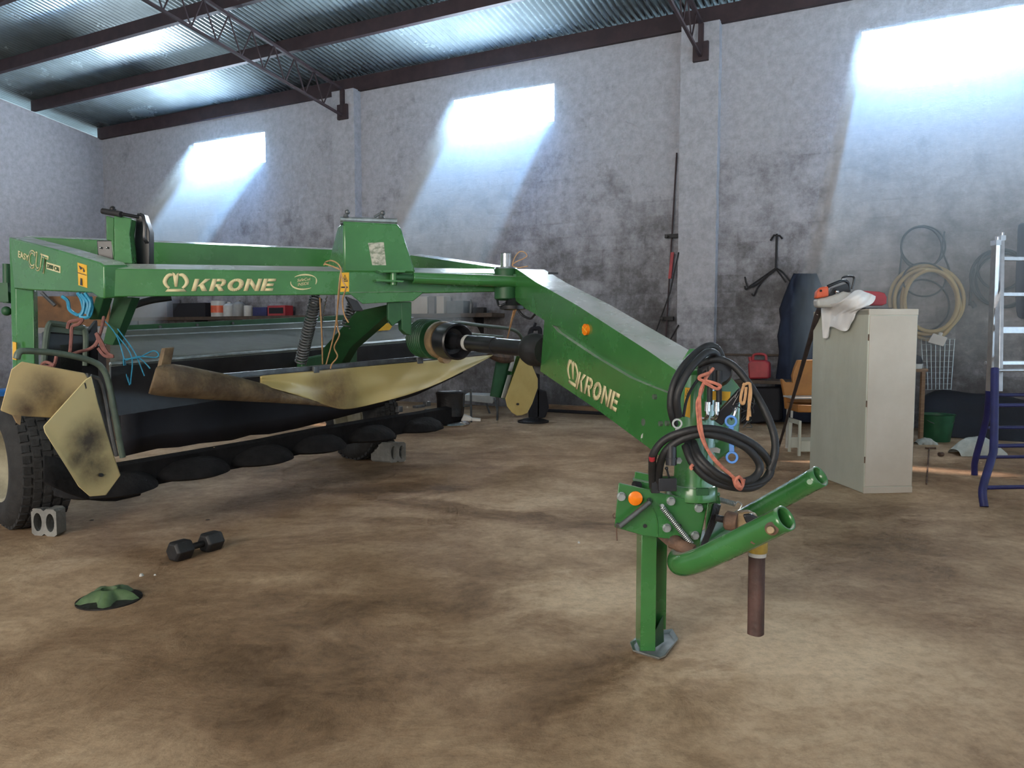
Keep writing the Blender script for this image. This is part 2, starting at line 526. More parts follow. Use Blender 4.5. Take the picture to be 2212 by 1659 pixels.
class MB:
    def __init__(s):
        s.v, s.f = [], []

    def add(s, vs, fs):
        o = len(s.v)
        s.v += [V(p) for p in vs]
        s.f += [tuple(i + o for i in f) for f in fs]
        return s

    def prism(s, pts, vec, pts2=None):
        pts = [V(p) for p in pts]
        vec = V(vec)
        b = [V(p) for p in pts2] if pts2 else [p + vec for p in pts]
        n = len(pts)
        return s.add(pts + b, [tuple(range(n)), tuple(range(2 * n - 1, n - 1, -1))] +
                     [(i, i + n, (i + 1) % n + n, (i + 1) % n) for i in range(n)])

    def box(s, c, ax, ay, az):
        c, ax, ay, az = V(c), V(ax), V(ay), V(az)
        return s.prism([c - ax - ay - az, c + ax - ay - az, c + ax + ay - az, c - ax + ay - az], az * 2)

    def tube(s, pts, r, seg=10, closed=False, caps=True):
        pts = [V(p) for p in pts]
        n = len(pts)
        rs = r if isinstance(r, (list, tuple)) else [r] * n
        ts = []
        for i in range(n):
            a = pts[i - 1] if (i or closed) else pts[0]
            b = pts[(i + 1) % n] if (i < n - 1 or closed) else pts[-1]
            t = (b - a)
            ts.append(t.normalized() if t.length > 1e-9 else V((0, 0, 1)))
        t0 = ts[0]
        x = t0.cross(V((0, 0, 1)))
        if x.length < 1e-3:
            x = t0.cross(V((0, 1, 0)))
        x.normalize()
        vs = []
        for i in range(n):
            t = ts[i]
            x = (x - t * x.dot(t))
            if x.length < 1e-6:
                x = t.cross(V((1, 0, 0)))
            x.normalize()
            y = t.cross(x)
            for k in range(seg):
                a = 2 * PI * k / seg
                vs.append(pts[i] + (x * math.cos(a) + y * math.sin(a)) * rs[i])
        fs = []
        m = n if closed else n - 1
        for i in range(m):
            j = (i + 1) % n
            for k in range(seg):
                k2 = (k + 1) % seg
                fs.append((i * seg + k, i * seg + k2, j * seg + k2, j * seg + k))
        if caps and not closed:
            fs.append(tuple(range(seg - 1, -1, -1)))
            fs.append(tuple((n - 1) * seg + k for k in range(seg)))
        return s.add(vs, fs)

    def cyl(s, p0, p1, r, r1=None, seg=24):
        return s.tube([p0, p1], [r, r if r1 is None else r1], seg)

    def lathe(s, P, axis, prof, seg=32, caps=True, ref=None):
        P, ax = V(P), V(axis).normalized()
        x = ax.cross(V(ref) if ref else V((0, 0, 1)))
        if x.length < 1e-3:
            x = ax.cross(V((0, 1, 0)))
        x.normalize()
        y = ax.cross(x)
        vs, fs = [], []
        for (r, h) in prof:
            for k in range(seg):
                a = 2 * PI * k / seg
                vs.append(P + ax * h + (x * math.cos(a) + y * math.sin(a)) * r)
        for i in range(len(prof) - 1):
            for k in range(seg):
                k2 = (k + 1) % seg
                fs.append((i * seg + k, i * seg + k2, (i + 1) * seg + k2, (i + 1) * seg + k))
        if caps:
            fs.append(tuple(range(seg - 1, -1, -1)))
            fs.append(tuple((len(prof) - 1) * seg + k for k in range(seg)))
        return s.add(vs, fs)

    def ball(s, c, r, seg=12, squash=1.0):
        c = V(c)
        return s.lathe(c, (0, 0, 1), [(max(1e-4, r * math.sin(PI * i / 8)), -r * squash * math.cos(PI * i / 8)) for i in range(9)], seg)

    def grid(s, rows):
        n, m = len(rows), len(rows[0])
        vs = [p for r in rows for p in r]
        return s.add(vs, [(i * m + j, i * m + j + 1, (i + 1) * m + j + 1, (i + 1) * m + j)
                          for i in range(n - 1) for j in range(m - 1)])

    def build(s, name, mat, parent=None, bevel=0.0, solid=0.0, sub=0, angle=0.65, mw=None, bseg=2, soff=0.0):
        me = bpy.data.meshes.new(name)
        vs = s.v
        if mw is None:
            lo = V((min(p.x for p in vs), min(p.y for p in vs), min(p.z for p in vs)))
            hi = V((max(p.x for p in vs), max(p.y for p in vs), max(p.z for p in vs)))
            org = (lo + hi) / 2
            if parent is None:
                org.z = lo.z
            vs = [p - org for p in vs]
        me.from_pydata([tuple(p) for p in vs], [], s.f)
        bm = bmesh.new()
        bm.from_mesh(me)
        bmesh.ops.recalc_face_normals(bm, faces=bm.faces)
        for f in bm.faces:
            f.smooth = True
        for e in bm.edges:
            if len(e.link_faces) == 2 and e.calc_face_angle(0) > angle:
                e.smooth = False
        bm.to_mesh(me)
        bm.free()
        o = bpy.data.objects.new(name, me)
        COL.objects.link(o)
        if mat:
            me.materials.append(mat)
        if mw is not None:
            o.matrix_world = mw
            WLOC[o.name] = mw.translation.copy()
        else:
            WLOC[o.name] = org.copy()
            if parent is not None:
                o.parent = parent
                o.location = org - WLOC[parent.name]
            else:
                o.location = org
        if solid:
            md = o.modifiers.new('thickness', 'SOLIDIFY')
            md.thickness = solid
            md.offset = soff
        if sub:
            md = o.modifiers.new('smooth', 'SUBSURF')
            md.levels = md.render_levels = sub
        if bevel:
            md = o.modifiers.new('edges', 'BEVEL')
            md.width = bevel
            md.segments = bseg
            md.limit_method = 'ANGLE'
            md.angle_limit = 0.6
        return o


def tag(o, label, cat, group=None, kind=None):
    o['label'] = label
    o['category'] = cat
    if group:
        o['group'] = group
    if kind:
        o['kind'] = kind
    return o


def thing(name, label, cat, loc, group=None):
    o = bpy.data.objects.new(name, None)
    COL.objects.link(o)
    o.location = loc
    o.empty_display_size = 0.1
    WLOC[o.name] = V(loc)
    return tag(o, label, cat, group)


def struct(o):
    o['kind'] = 'structure'
    return o


def spl(pts, n=8, closed=False):
    pts = [V(p) for p in pts]
    out = []
    N = len(pts)
    for i in range(N if closed else N - 1):
        p1, p2 = pts[i], pts[(i + 1) % N]
        p0 = pts[i - 1] if (i > 0 or closed) else p1 * 2 - p2
        p3 = pts[(i + 2) % N] if (i + 2 < N or closed) else p2 * 2 - p1
        for k in range(n):
            t = k / n
            out.append(0.5 * ((2 * p1) + (p2 - p0) * t + (2 * p0 - 5 * p1 + 4 * p2 - p3) * t * t +
                              (3 * p1 - p0 - 3 * p2 + p3) * t ** 3))
    if not closed:
        out.append(pts[-1])
    return out


def tex(name, body, mat, parent, quad, shear=0.0, offset=0.0, lift=0.002, label=None):
    """lettering: quad = bottom left, bottom right, top right, top left"""
    cu = bpy.data.curves.new('t', 'FONT')
    cu.body = body
    cu.shear = shear
    cu.offset = offset
    cu.resolution_u = 6
    ob = bpy.data.objects.new('t', cu)
    COL.objects.link(ob)
    bpy.context.view_layer.update()
    me = bpy.data.meshes.new_from_object(ob.evaluated_get(bpy.context.evaluated_depsgraph_get()))
    bpy.data.objects.remove(ob)
    bpy.data.curves.remove(cu)
    vs = [v.co.copy() for v in me.vertices]
    fs = [tuple(p.vertices) for p in me.polygons]
    bpy.data.meshes.remove(me)
    x0, x1 = min(v.x for v in vs), max(v.x for v in vs)
    y0, y1 = min(v.y for v in vs), max(v.y for v in vs)
    q = [V(p) for p in quad]
    n = (q[1] - q[0]).cross(q[3] - q[0]).normalized()
    if n.dot(CAM - q[0]) < 0:
        n = -n
    out = []
    for v in vs:
        a, b = (v.x - x0) / (x1 - x0), (v.y - y0) / (y1 - y0)
        out.append((q[0] * (1 - a) + q[1] * a) * (1 - b) + (q[3] * (1 - a) + q[2] * a) * b + n * lift)
    m = MB()
    m.add(out, fs)
    return m.build(name, mat, parent, solid=0.0015)


def decal(mb, fn, pts, lift=0.002, th=0.002):
    P = [fn(x, y) for x, y in pts]
    n = (P[1] - P[0]).cross(P[2] - P[0]).normalized()
    if n.dot(CAM - P[0]) < 0:
        n = -n
    mb.prism([p + n * lift for p in P], -n * th)
    return mb


def arcpts(cx, cy, rx, ry, a0, a1, n=16, rot=0.0):
    out = []
    for i in range(n + 1):
        a = math.radians(a0 + (a1 - a0) * i / n)
        x, y = rx * math.cos(a), -ry * math.sin(a)
        c, s_ = math.cos(rot), math.sin(rot)
        out.append((cx + x * c - y * s_, cy + x * s_ + y * c))
    return out


def band(cx, cy, rx, ry, w0, w1, a0, a1, n=16, rot=0.0):
    """crescent between two arcs"""
    o = arcpts(cx, cy, rx, ry, a0, a1, n, rot)
    i = []
    for k in range(n, -1, -1):
        t = k / n
        w = w0 + (w1 - w0) * math.sin(PI * t)
        a = math.radians(a0 + (a1 - a0) * t)
        x, y = (rx - w) * math.cos(a), -(ry - w) * math.sin(a)
        c, s_ = math.cos(rot), math.sin(rot)
        i.append((cx + x * c - y * s_, cy + x * s_ + y * c))
    return o + i


def band_mesh(mb, fn, *a, lift=0.002, **k):
    pts = band(*a, **k)
    n = len(pts) // 2
    P = [fn(x, y) for x, y in pts]
    nn = (P[1] - P[0]).cross(P[n] - P[0]).normalized()
    if nn.dot(CAM - P[0]) < 0:
        nn = -nn
    P = [p + nn * lift for p in P]
    vs = P + [p - nn * 0.002 for p in P]
    N_ = len(P)
    fs = []
    for i in range(n - 1):
        a_, b_, c_, d_ = i, i + 1, N_ - 2 - i, N_ - 1 - i
        fs += [(a_, b_, c_, d_), (a_ + N_, d_ + N_, c_ + N_, b_ + N_)]
    for i in range(N_):
        j = (i + 1) % N_
        fs.append((i, i + N_, j + N_, j))
    mb.add(vs, fs)


def helix(p0, p1, r, turns, n=12):
    p0, p1 = V(p0), V(p1)
    t = (p1 - p0).normalized()
    x = t.cross(V((0, 1, 0)))
    if x.length < 0.01:
        x = t.cross(V((1, 0, 0)))
    x.normalize()
    y = t.cross(x)
    N_ = int(turns * n)
    return [p0 + (p1 - p0) * (i / N_) + (x * math.cos(2 * PI * i / n) + y * math.sin(2 * PI * i / n)) * r for i in range(N_ + 1)]


GLY = {
    'K': (1.02, [[(0, 0), (.30, 0), (.30, 1), (0, 1)], [(.29, .38), (.64, 1), (1.0, 1), (.50, .40)], [(.36, .52), (.66, 0), (1.02, 0), (.60, .66)]]),
    'R': (0.98, [[(0, 0), (.30, 0), (.30, 1), (0, 1)], [(.3, 1), (.62, 1), (.62, .78), (.3, .78)], [(.3, .57), (.62, .57), (.62, .35), (.3, .35)],
                 [(.36, .42), (.64, .42), (.98, 0), (.62, 0)]] +
          [[(.60 + .34 * math.cos(a), .675 + .325 * math.sin(a)), (.60 + .34 * math.cos(b), .675 + .325 * math.sin(b)),
            (.60 + .05 * math.cos(b), .675 + .105 * math.sin(b)), (.60 + .05 * math.cos(a), .675 + .105 * math.sin(a))]
           for a, b in [(math.radians(90 - 22.5 * i), math.radians(67.5 - 22.5 * i)) for i in range(8)]]),
    'O': (1.04, [[(.52 + .52 * math.cos(a), .5 + .52 * math.sin(a)), (.52 + .52 * math.cos(b), .5 + .52 * math.sin(b)),
                  (.52 + .20 * math.cos(b), .5 + .28 * math.sin(b)), (.52 + .20 * math.cos(a), .5 + .28 * math.sin(a))]
                 for a, b in [(2 * PI * i / 24, 2 * PI * (i + 1) / 24) for i in range(24)]]),
    'N': (1.0, [[(0, 0), (.28, 0), (.28, 1), (0, 1)], [(.72, 0), (1, 0), (1, 1), (.72, 1)], [(.28, 1), (.28, .58), (.72, 0), (.72, .42)]]),
    'E': (.82, [[(0, 0), (.30, 0), (.30, 1), (0, 1)], [(.3, 1), (.82, 1), (.82, .78), (.3, .78)], [(.3, .61), (.76, .61), (.76, .39), (.3, .39)], [(.3, .22), (.82, .22), (.82, 0), (.3, 0)]]),
}


def heavy(name, word, mat, parent, quad, gap=0.09, lift=0.003):
    q = [V(p) for p in quad]
    n = (q[1] - q[0]).cross(q[3] - q[0]).normalized()
    if n.dot(CAM - q[0]) < 0:
        n = -n
    tot = sum(GLY[c][0] for c in word) + gap * (len(word) - 1)
    mb, x0 = MB(), 0.0
    for c in word:
        w, polys = GLY[c]
        for k, poly in enumerate(polys):
            P = []
            for (x, y) in poly:
                a = (x0 + x) / tot
                P.append((q[0] * (1 - a) + q[1] * a) * (1 - y) + (q[3] * (1 - a) + q[2] * a) * y + n * (lift + 0.0001 * (k % 5)))
            mb.add(P, [tuple(range(len(P)))])
        x0 += w + gap
    return mb.build(name, mat, parent, solid=0.001)


# ================================================================ the shed
WM = Matrix(((u.x, wn.x, 0, corner.x), (u.y, wn.y, 0, corner.y), (0, 0, 1, 0), (0, 0, 0, 1)))
wz0 = (WP(981, 297).z + WP(1861, 155).z + WP(421, 375).z) / 3
wz1 = (WP(981, 225).z + WP(1863, 54).z + WP(421, 313).z) / 3
wins = [(sof(WP(420, 345)), sof(WP(573, 330))), (sof(WP(981, 260)), sof(WP(1197, 225)))]
s3 = sof(WP(1861, 100))
wins.append((s3, s3 + (wins[1][1] - wins[1][0]) + 0.1))
SMAX, TH = 20.0, 0.22


def roofz(d):
    return EAVE + 0.02 + d * ROOF_SLOPE


m = MB()


def wbox(m, s0, s1, d0, d1, z0, z1):
    m.box(((s0 + s1) / 2, (d0 + d1) / 2, (z0 + z1) / 2), ((s1 - s0) / 2, 0, 0), (0, (d1 - d0) / 2, 0), (0, 0, (z1 - z0) / 2))


wbox(m, -TH, SMAX, -TH, 0, 0, wz0)
wbox(m, -TH, SMAX, -TH, 0, wz1, EAVE)
prev = -TH
for a, b in wins + [(SMAX, SMAX)]:
    wbox(m, prev, a, -TH, 0, wz0, wz1)
    prev = b
struct(m.build('wall_back', WALL, mw=WM))
for i, (a, b) in enumerate(wins):
    m = MB()
    wbox(m, a, b, -0.14, -0.135, wz0, wz1)
    struct(m.build('window_%d' % (i + 1), PANE, mw=WM))

# end wall with its raked top
m = MB()
D1 = 6.0
m.prism([(0, 0, 0), (0, D1, 0), (0, D1, roofz(D1) - 0.03), (0, 0, roofz(0) - 0.03)], (-TH, 0, 0))
struct(m.build('wall_left', WALLE, mw=WM))

# floor slab
m = MB()
m.box((2, 5, -0.1), (22, 0, 0), (0, 17, 0), (0, 0, 0.1))
fo = m.build('floor', FLOOR, mw=Matrix.Identity(4))
struct(fo)

# corrugated roof sheet
m = MB()
rows = []
per, dr0, dr1 = 0.088, -0.35, 14.5
ns = int((SMAX + 1.5) / per * 8)
for d in (dr0, dr1):
    rows.append([V((-0.6 + i * per / 8, d, roofz(d) + 0.20 + 0.015 * math.sin(2 * PI * i / 8))) for i in range(ns + 1)])
m.grid(rows)
struct(m.build('ceiling', ROOFM, mw=WM, solid=0.001, angle=3))

# purlins: open channels along the shed
for k, d in enumerate((0.06, 1.40, 2.62, 3.90, 5.2, 6.6)):
    m = MB()
    z = roofz(d) + 0.185
    h = 0.19 if k else 0.23
    wbox(m, -0.05, SMAX, d - 0.004, d + 0.004, z - h, z)
    wbox(m, -0.05, SMAX, d - 0.075, d - 0.004, z - 0.008, z)
    wbox(m, -0.05, SMAX, d - 0.075, d - 0.004, z - h, z - h + 0.008)
    struct(m.build('trim_%d' % (k + 1), PURLIN, mw=WM))

# pillars
sp1 = (sof(WP(718, 300, 0.18)), sof(WP(765, 300, 0.18)))
sp2 = (sof(WP(1468, 300, 0.14)), sof(WP(1550, 300, 0.14)))
for k, ((a, b), d) in enumerate(((sp1, 0.18), (sp2, 0.14))):
    m = MB()
    rr, seg = [], 26
    for i in range(seg + 1):
        z = EAVE * i / seg - (0.02 if i == 0 else 0)
        j = 0.012
        rr.append([(a + j * noise.noise((i * 1.3, k, 0)), 0, z), (a + j * noise.noise((i * 1.7, k, 4)), d, z),
                   (b + j * noise.noise((i * 1.1, k, 8)), d, z), (b + j * noise.noise((i * 1.9, k, 2)), 0, z)])
    m.grid([[V(p) for p in r] for r in rr])
    n4 = 4 * seg
    m.f.append((n4, n4 + 1, n4 + 2, n4 + 3))
    struct(m.build('trim_%d' % (k + 7), WALLP, mw=WM, angle=0.4))

# lattice roof trusses on the pillars
for k, (sp, d0) in enumerate(((sp1, 0.18), (sp2, 0.14))):
    sm = (sp[0] + sp[1]) / 2 + 0.02
    m = MB()

    def bar(p, q, w=0.035):
        p, q = V(p), V(q)
        t = (q - p).normalized()
        x = V((1, 0, 0)) * w
        y = t.cross(V((1, 0, 0))) * w
        m.prism([p - x - y, p + x - y, p + x + y, p - x + y], q - p)

    zt = lambda d: roofz(d) - 0.06
    dd = d0 + 0.03
    zb = lambda d: zt(d) - 0.62 + 0.0 * d
    bar((sm, dd, zt(dd)), (sm, 12, zt(12)), 0.022)
    lo0 = (sm, dd, zt(dd) - 0.42)
    lo1 = (sm, 2.4, zt(2.4) - 0.46)
    bar(lo0, lo1, 0.018)
    bar(lo1, (sm, 12, zt(12) - 0.64), 0.018)
    bar((sm, dd, zt(dd)), lo0, 0.03)
    for i in range(12):
        da, db = dd + 0.25 + i * 0.42, dd + 0.46 + i * 0.42
        f = lambda d: (lo0[2] + (lo1[2] - lo0[2]) * (d - dd) / (2.4 - dd)) if d < 2.4 else zt(d) - 0.46 - 0.18 * (d - 2.4) / 9.6
        bar((sm, da, zt(da)), (sm, db, f(db)), 0.008)
        bar((sm, db, f(db)), (sm, db + 0.21, zt(db + 0.21)), 0.008)
    m.box((sm, dd - 0.01, zt(dd) - 0.36), (0.1, 0, 0), (0, 0.03, 0), (0, 0, 0.12))
    struct(m.build('trim_%d' % (k + 9), PURLIN, mw=WM))

# ================================================================ the mower
ang = math.radians(58)
A = V((math.cos(ang), math.sin(ang), 0))          # across the mower, away from the camera
FW = V((math.sin(ang), -math.cos(ang), 0))        # the way it drives
H0 = D(180, 1060, 3.95)
H0.z = 0
UP = V((0, 0, 1))


def HP(px, py, f):
    return PL(px, py, H0 + FW * f, FW)


def vplane(p, q):
    t = (q - p)
    t.z = 0
    t.normalize()
    n = V((t.y, -t.x, 0))
    return lambda x, y, P=p, n=n: PL(x, y, P, n)


mw = thing('disc_mower', 'large green trailed disc mower with long angled drawbar, standing across the shed floor', 'mower', (-1.0, 5.0, 0))

fb = vplane(D(215, 600, 4.25), D(1080, 600, 5.0))
bn = V((1, 0, 0)) * 0
t_ = (D(1080, 600, 5.0) - D(215, 600, 4.25))
t_.z = 0
t_.normalize()
BT = t_
BN = V((t_.y, -t_.x, 0))                           # front beam face normal, towards the camera
BACK = -BN * 0.15 + V((0, 0, 0.042))

# --- front beam
m = MB()
m.prism([fb(222, 580), fb(1092, 591), fb(1078, 631), fb(800, 637), fb(222, 642)], BACK)
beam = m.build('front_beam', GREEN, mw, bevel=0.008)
heavy('lettering', 'KRONE', CREAM, beam, [fb(413, 629), fb(589, 628.5), fb(597, 602), fb(421, 602.5)])


def crown(fn, cx, cy, w, h, tilt=0.0, sk=0.0):
    def q(x, y):
        X, Y = x * w, y * h
        return fn(cx + X, cy + Y + X * tilt)
    mb = MB()
    # two curved side bars, a forked middle and the base bar
    oc_ = [(-.10, -.42), (-.26, -.44), (-.40, -.30), (-.49, -.06), (-.46, .12), (-.38, .26), (-.28, .36)]
    ic_ = [(-.13, -.30), (-.21, -.28), (-.28, -.18), (-.335, -.03), (-.32, .10), (-.27, .20), (-.21, .28)]
    for sgn in (-1, 1):
        o = [q(-sgn * p.x, p.y) for p in spl([V((x, y, 0)) for x, y in oc_], 4)]
        i2 = [q(-sgn * p.x, p.y) for p in spl([V((x, y, 0)) for x, y in ic_], 4)]
        K = len(o)
        mb.add(o + i2, [(i, i + 1, K + i + 1, K + i) for i in range(K - 1)])
    mb.add([q(*p) for p in ((-0.13, -0.50), (-0.03, -0.42), (0.0, -0.32), (0.03, -0.42), (0.11, -0.48), (0.055, 0.25), (-0.045, 0.25))],
           [(0, 1, 2, 6), (2, 3, 4, 5), (2, 5, 6)])
    mb.add([q(*p) for p in ((-0.31, 0.36), (0.31, 0.36), (0.40, 0.5), (-0.40, 0.5))], [(0, 1, 2, 3)])
    for i, p in enumerate(mb.v):
        mb.v[i] = p + (CAM - p).normalized() * 0.003
    return mb


crown(fb, 380, 609, 58, 42).build('crown_emblem', CREAM, beam, solid=0.0015)
m = MB()
band_mesh(m, fb, 656, 609, 29, 17, 1.0, 3.2, 20, 130, rot=-0.12)
band_mesh(m, fb, 656, 609, 29, 17, 1.0, 3.2, 165, 300, rot=-0.12)
band_mesh(m, fb, 656, 609, 29, 17, 1.0, 2.5, -30, 20, rot=-0.12)
m.build('oval_swoosh', CREAM, beam)
tex('lettering', 'SafeCut', CREAM, beam, [fb(642, 609), fb(671, 605), fb(671, 599), fb(642, 602.5)], shear=0.2, offset=0.012)
tex('lettering', 'INSIDE', CREAM, beam, [fb(643, 618), fb(668, 614.5), fb(668, 608.5), fb(643, 611.5)], shear=0.2, offset=0.012)


def sticker(fn, pts, parent, tri=None, bar=None, mat=YELLOW, name='warning_sticker'):
    o = decal(MB(), fn, pts).build(name, mat, parent)
    if tri:
        mb = MB()
        cx, cy, w, h = tri
        a, b, c = (cx, cy - h), (cx - w, cy + h * 0.7), (cx + w, cy + h * 0.7)
        k = 0.74
        ins = [(cx + (x - cx) * k, cy + (y - cy) * k) for x, y in (a, b, c)]
        P = [fn(*p) for p in (a, b, c)] + [fn(*p) for p in ins]
        P = [p + (CAM - p).normalized() * 0.006 for p in P]
        mb.add(P, [(0, 1, 4, 3), (1, 2, 5, 4), (2, 0, 3, 5)])
        P2 = [fn(cx - w * .25, cy + h * .35), fn(cx + w * .3, cy + h * .35), fn(cx, cy - h * .35)]
        md_ = MB()
        md_.add([p + (CAM - p).normalized() * 0.006 for p in P2], [(0, 1, 2)])
        md_.build('warning_symbol', BLACKS, o)
        if bar:
            x0, y0, x1, y1 = bar
            mc = MB()
            mc.add([fn(x, y) + (CAM - fn(x, y)).normalized() * 0.006 for x, y in ((x0, y0), (x1, y0), (x1, y1), (x0, y1))], [(0, 1, 2, 3)])
            mc.build('warning_text', BLACKS, o)
        mb.build('warning_symbol', BLACKS, o)
    return o


sticker(fb, [(737, 589), (754, 588.5), (754, 630), (735, 630.5)], beam, (745, 602, 6.5, 9), (737, 619, 751, 622))
sticker(fb, [(959, 592), (987, 593), (987, 598), (959, 597)], beam)

# --- side arm with its lettering
P0, P1 = D(217, 600, 4.24), D(20, 600, 4.80)
fa = vplane(P0, P1)
ta = (P1 - P0)
ta.z = 0
ta.normalize()
an_ = V((-ta.y, ta.x, 0))
if an_.dot(CAM - P0) < 0:
    an_ = -an_
m = MB()
m.prism([fa(19, 512), fa(120, 538), fa(216, 567), fa(224, 574), fa(225, 645), fa(216, 645), fa(198, 633), (fa(68, 627)), fa(30, 624)],
        -an_ * 0.14 + V((0, 0, 0.012)))
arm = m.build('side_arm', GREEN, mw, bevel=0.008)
tex('lettering', 'EASY', CREAM, arm, [fa(40, 556), fa(63, 565), fa(63, 551), fa(40, 541)], offset=0.02)
OUT = tex('lettering', 'CUT', CREAM, arm, [fa(61, 577), fa(100, 594), fa(106, 553), fa(63, 537)], offset=0.03)
tex('lettering_fill', 'CUT', GREEN, arm, [fa(62.5, 574.5), fa(99, 591.5), fa(104, 556), fa(64.5, 540)], offset=-0.022, lift=0.005)
plq = decal(MB(), fa, [(101, 566), (131, 575), (131, 590), (101, 581)]).build('model_plate', CREAM, arm)
tex('lettering', '3200 CRi', GREEN2, plq, [fa(103, 578.5), fa(129, 586.5), fa(129, 577.5), fa(103, 569.5)], offset=0.01, lift=0.005)
o = decal(MB(), fa, [(168, 567), (188, 573), (189, 622), (170, 616)]).build('warning_sticker', YELLOW, arm)
mb = MB()
for pts in ([(168, 587.5), (188.5, 594), (188.5, 595.5), (168, 589)], [(176, 600), (179, 603), (180, 617), (175, 616)],
            [(172, 573), (180, 579), (176, 583)], [(181, 577), (185, 586), (182, 588)]):
    mb = MB()
    mb.add([fa(*p) + an_ * 0.006 for p in pts], [tuple(range(len(pts)))])
    mb.build('warning_symbol', BLACKS, o)

# --- leg down to the wheel, rear beam
m = MB()
fl = lambda x, y: PL(x, y, D(50, 700, 4.78), (an_ + V((.25, 0, 0))).normalized())
m.prism([fl(34, 622), fl(72, 626), fl(76, 860), fl(37, 860)], (-0.06, 0.14, 0))
m.prism([fl(19, 512), fl(35, 516), fl(37, 850), fl(28, 850)], (0.0, 0.03, 0))
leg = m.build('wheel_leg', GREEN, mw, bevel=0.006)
m = MB()
m.prism([D(27, 738, 4.76), D(35, 740, 4.76), D(35, 778, 4.76), D(27, 776, 4.76)], (0, 0.01, 0))
m.build('warning_sticker', YELLOW, leg)
m = MB()
m.cyl(D(14, 570, 4.85), D(15, 655, 4.85), 0.022)
m.box(D(12, 632, 4.85), (0.035, 0, 0), (0, 0.03, 0), (0, 0, 0.06))
m.ball(D(14, 672, 4.85), 0.03)
m.build('leg_cylinder', GREEN2, mw)
m = MB()
rb = vplane(D(50, 520, 4.98), D(885, 560, 5.9))
m.prism([rb(50, 512), rb(330, 523), rb(710, 539), rb(888, 552), rb(888, 596), rb(50, 572)], (-0.06, 0.16, 0.03))
rb2 = vplane(D(885, 560, 5.9), D(1085, 585, 5.12))
m.prism([rb2(885, 551), rb2(1085, 580), rb2(1085, 600), rb2(885, 600)], (0.05, 0.15, 0.025))
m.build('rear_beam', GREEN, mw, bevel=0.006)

# --- folding bracket on the beam's near end
m = MB()
fk = lambda x, y: PL(x, y, D(265, 520, 4.42), BN)
fk2 = lambda x, y: PL(x, y, D(240, 520, 4.48), BN)
m.prism([fk(246, 462), fk(284, 472), fk(280, 505), fk(286, 570), fk(247, 568)], (-0.02, 0.10, 0))
m.prism([fk2(x, y) for x, y in ((229, 466), (247, 470), (246, 570), (240, 520), (230, 518))], -BN * 0.04)
br_ = m.build('folding_bracket', GREEN, mw, bevel=0.004)
m = MB()
m.cyl(D(222, 456, 4.44), D(262, 463, 4.40), 0.017)
m.cyl(D(262, 462, 4.40), D(300, 469, 4.46), 0.010)
m.ball(D(244, 452, 4.43), 0.018)
m.build('pin', OILY, br_)
m = MB()
m.prism([D(294, 468, 4.55), D(310, 462, 4.55), D(323, 500, 4.55), D(323, 572, 4.55), D(286, 572, 4.55), D(290, 520, 4.55)], (0, 0.06, 0))
m.build('dark_link', BLACKS, mw, bevel=0.004)
for k in range(2):
    m = MB()
    m.tube(spl([D(298 + 5 * k, 463 - k, 4.50), D(308 + 3 * k, 468, 4.49), D(311 + 3 * k, 490, 4.48), D(311 + 3 * k, 515, 4.48), D(316 + 4 * k, 525, 4.5)]), 0.007, 8)
    m.build('hydraulic_hose', BLACKS, mw)
m = MB()
m.prism([D(208, 519, 4.55), D(243, 519, 4.55), D(246, 566, 4.55), D(212, 566, 4.55)], (0, 0.08, 0))
lb = m.build('sensor_box', BLACKS, mw, bevel=0.006)
for x in (217, 231):
    m = MB()
    m.ball(D(x, 535, 4.54), 0.006)
    m.build('indicator', STEEL, lb)

# --- tower
fr = lambda x, y: fb(x, y)
Pf = [fb(742.5, 588), fb(899, 590), fb(868, 495), fb(858, 483), fb(741, 477)]
bk = [V((-0.235, 0.48, 0)), V((-0.20, 0.46, 0)), V((-0.11, 0.25, 0.0)), V((-0.10, 0.24, 0.0)), V((-0.085, 0.24, 0.0))]
m = MB()
m.prism(Pf, (0, 0, 0), [p + b for p, b in zip(Pf, bk)])
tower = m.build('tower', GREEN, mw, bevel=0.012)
m = MB()
wp = [(795, 525), (829, 523), (834, 573), (804, 573)]
decal(m, fb, wp)
m.build('worn_sticker', WORN, tower)
m = MB()
m.cyl(fb(737, 471) - BN * 0.06, fb(861, 475) - BN * 0.06, 0.0165)
tb = m.build('tower_bar', GALV, mw)
for (x, y) in ((750, 462), (827, 464)):
    m = MB()
    m.cyl(fb(x, y + 5) - BN * 0.06, fb(x, y - 3) - BN * 0.06, 0.022, 0.012)
    m.ball(fb(x + 3, y - 7) - BN * 0.06, 0.016)
    if x > 800:
        m.tube([fb(812, 466) - BN * 0.06, fb(830, 455) - BN * 0.06], 0.008, 8)
    m.build('lifting_eye', GREYM, tb)
m = MB()
m.ball(fb(738, 484), 0.008)
m.build('hole', BLACK, tower)

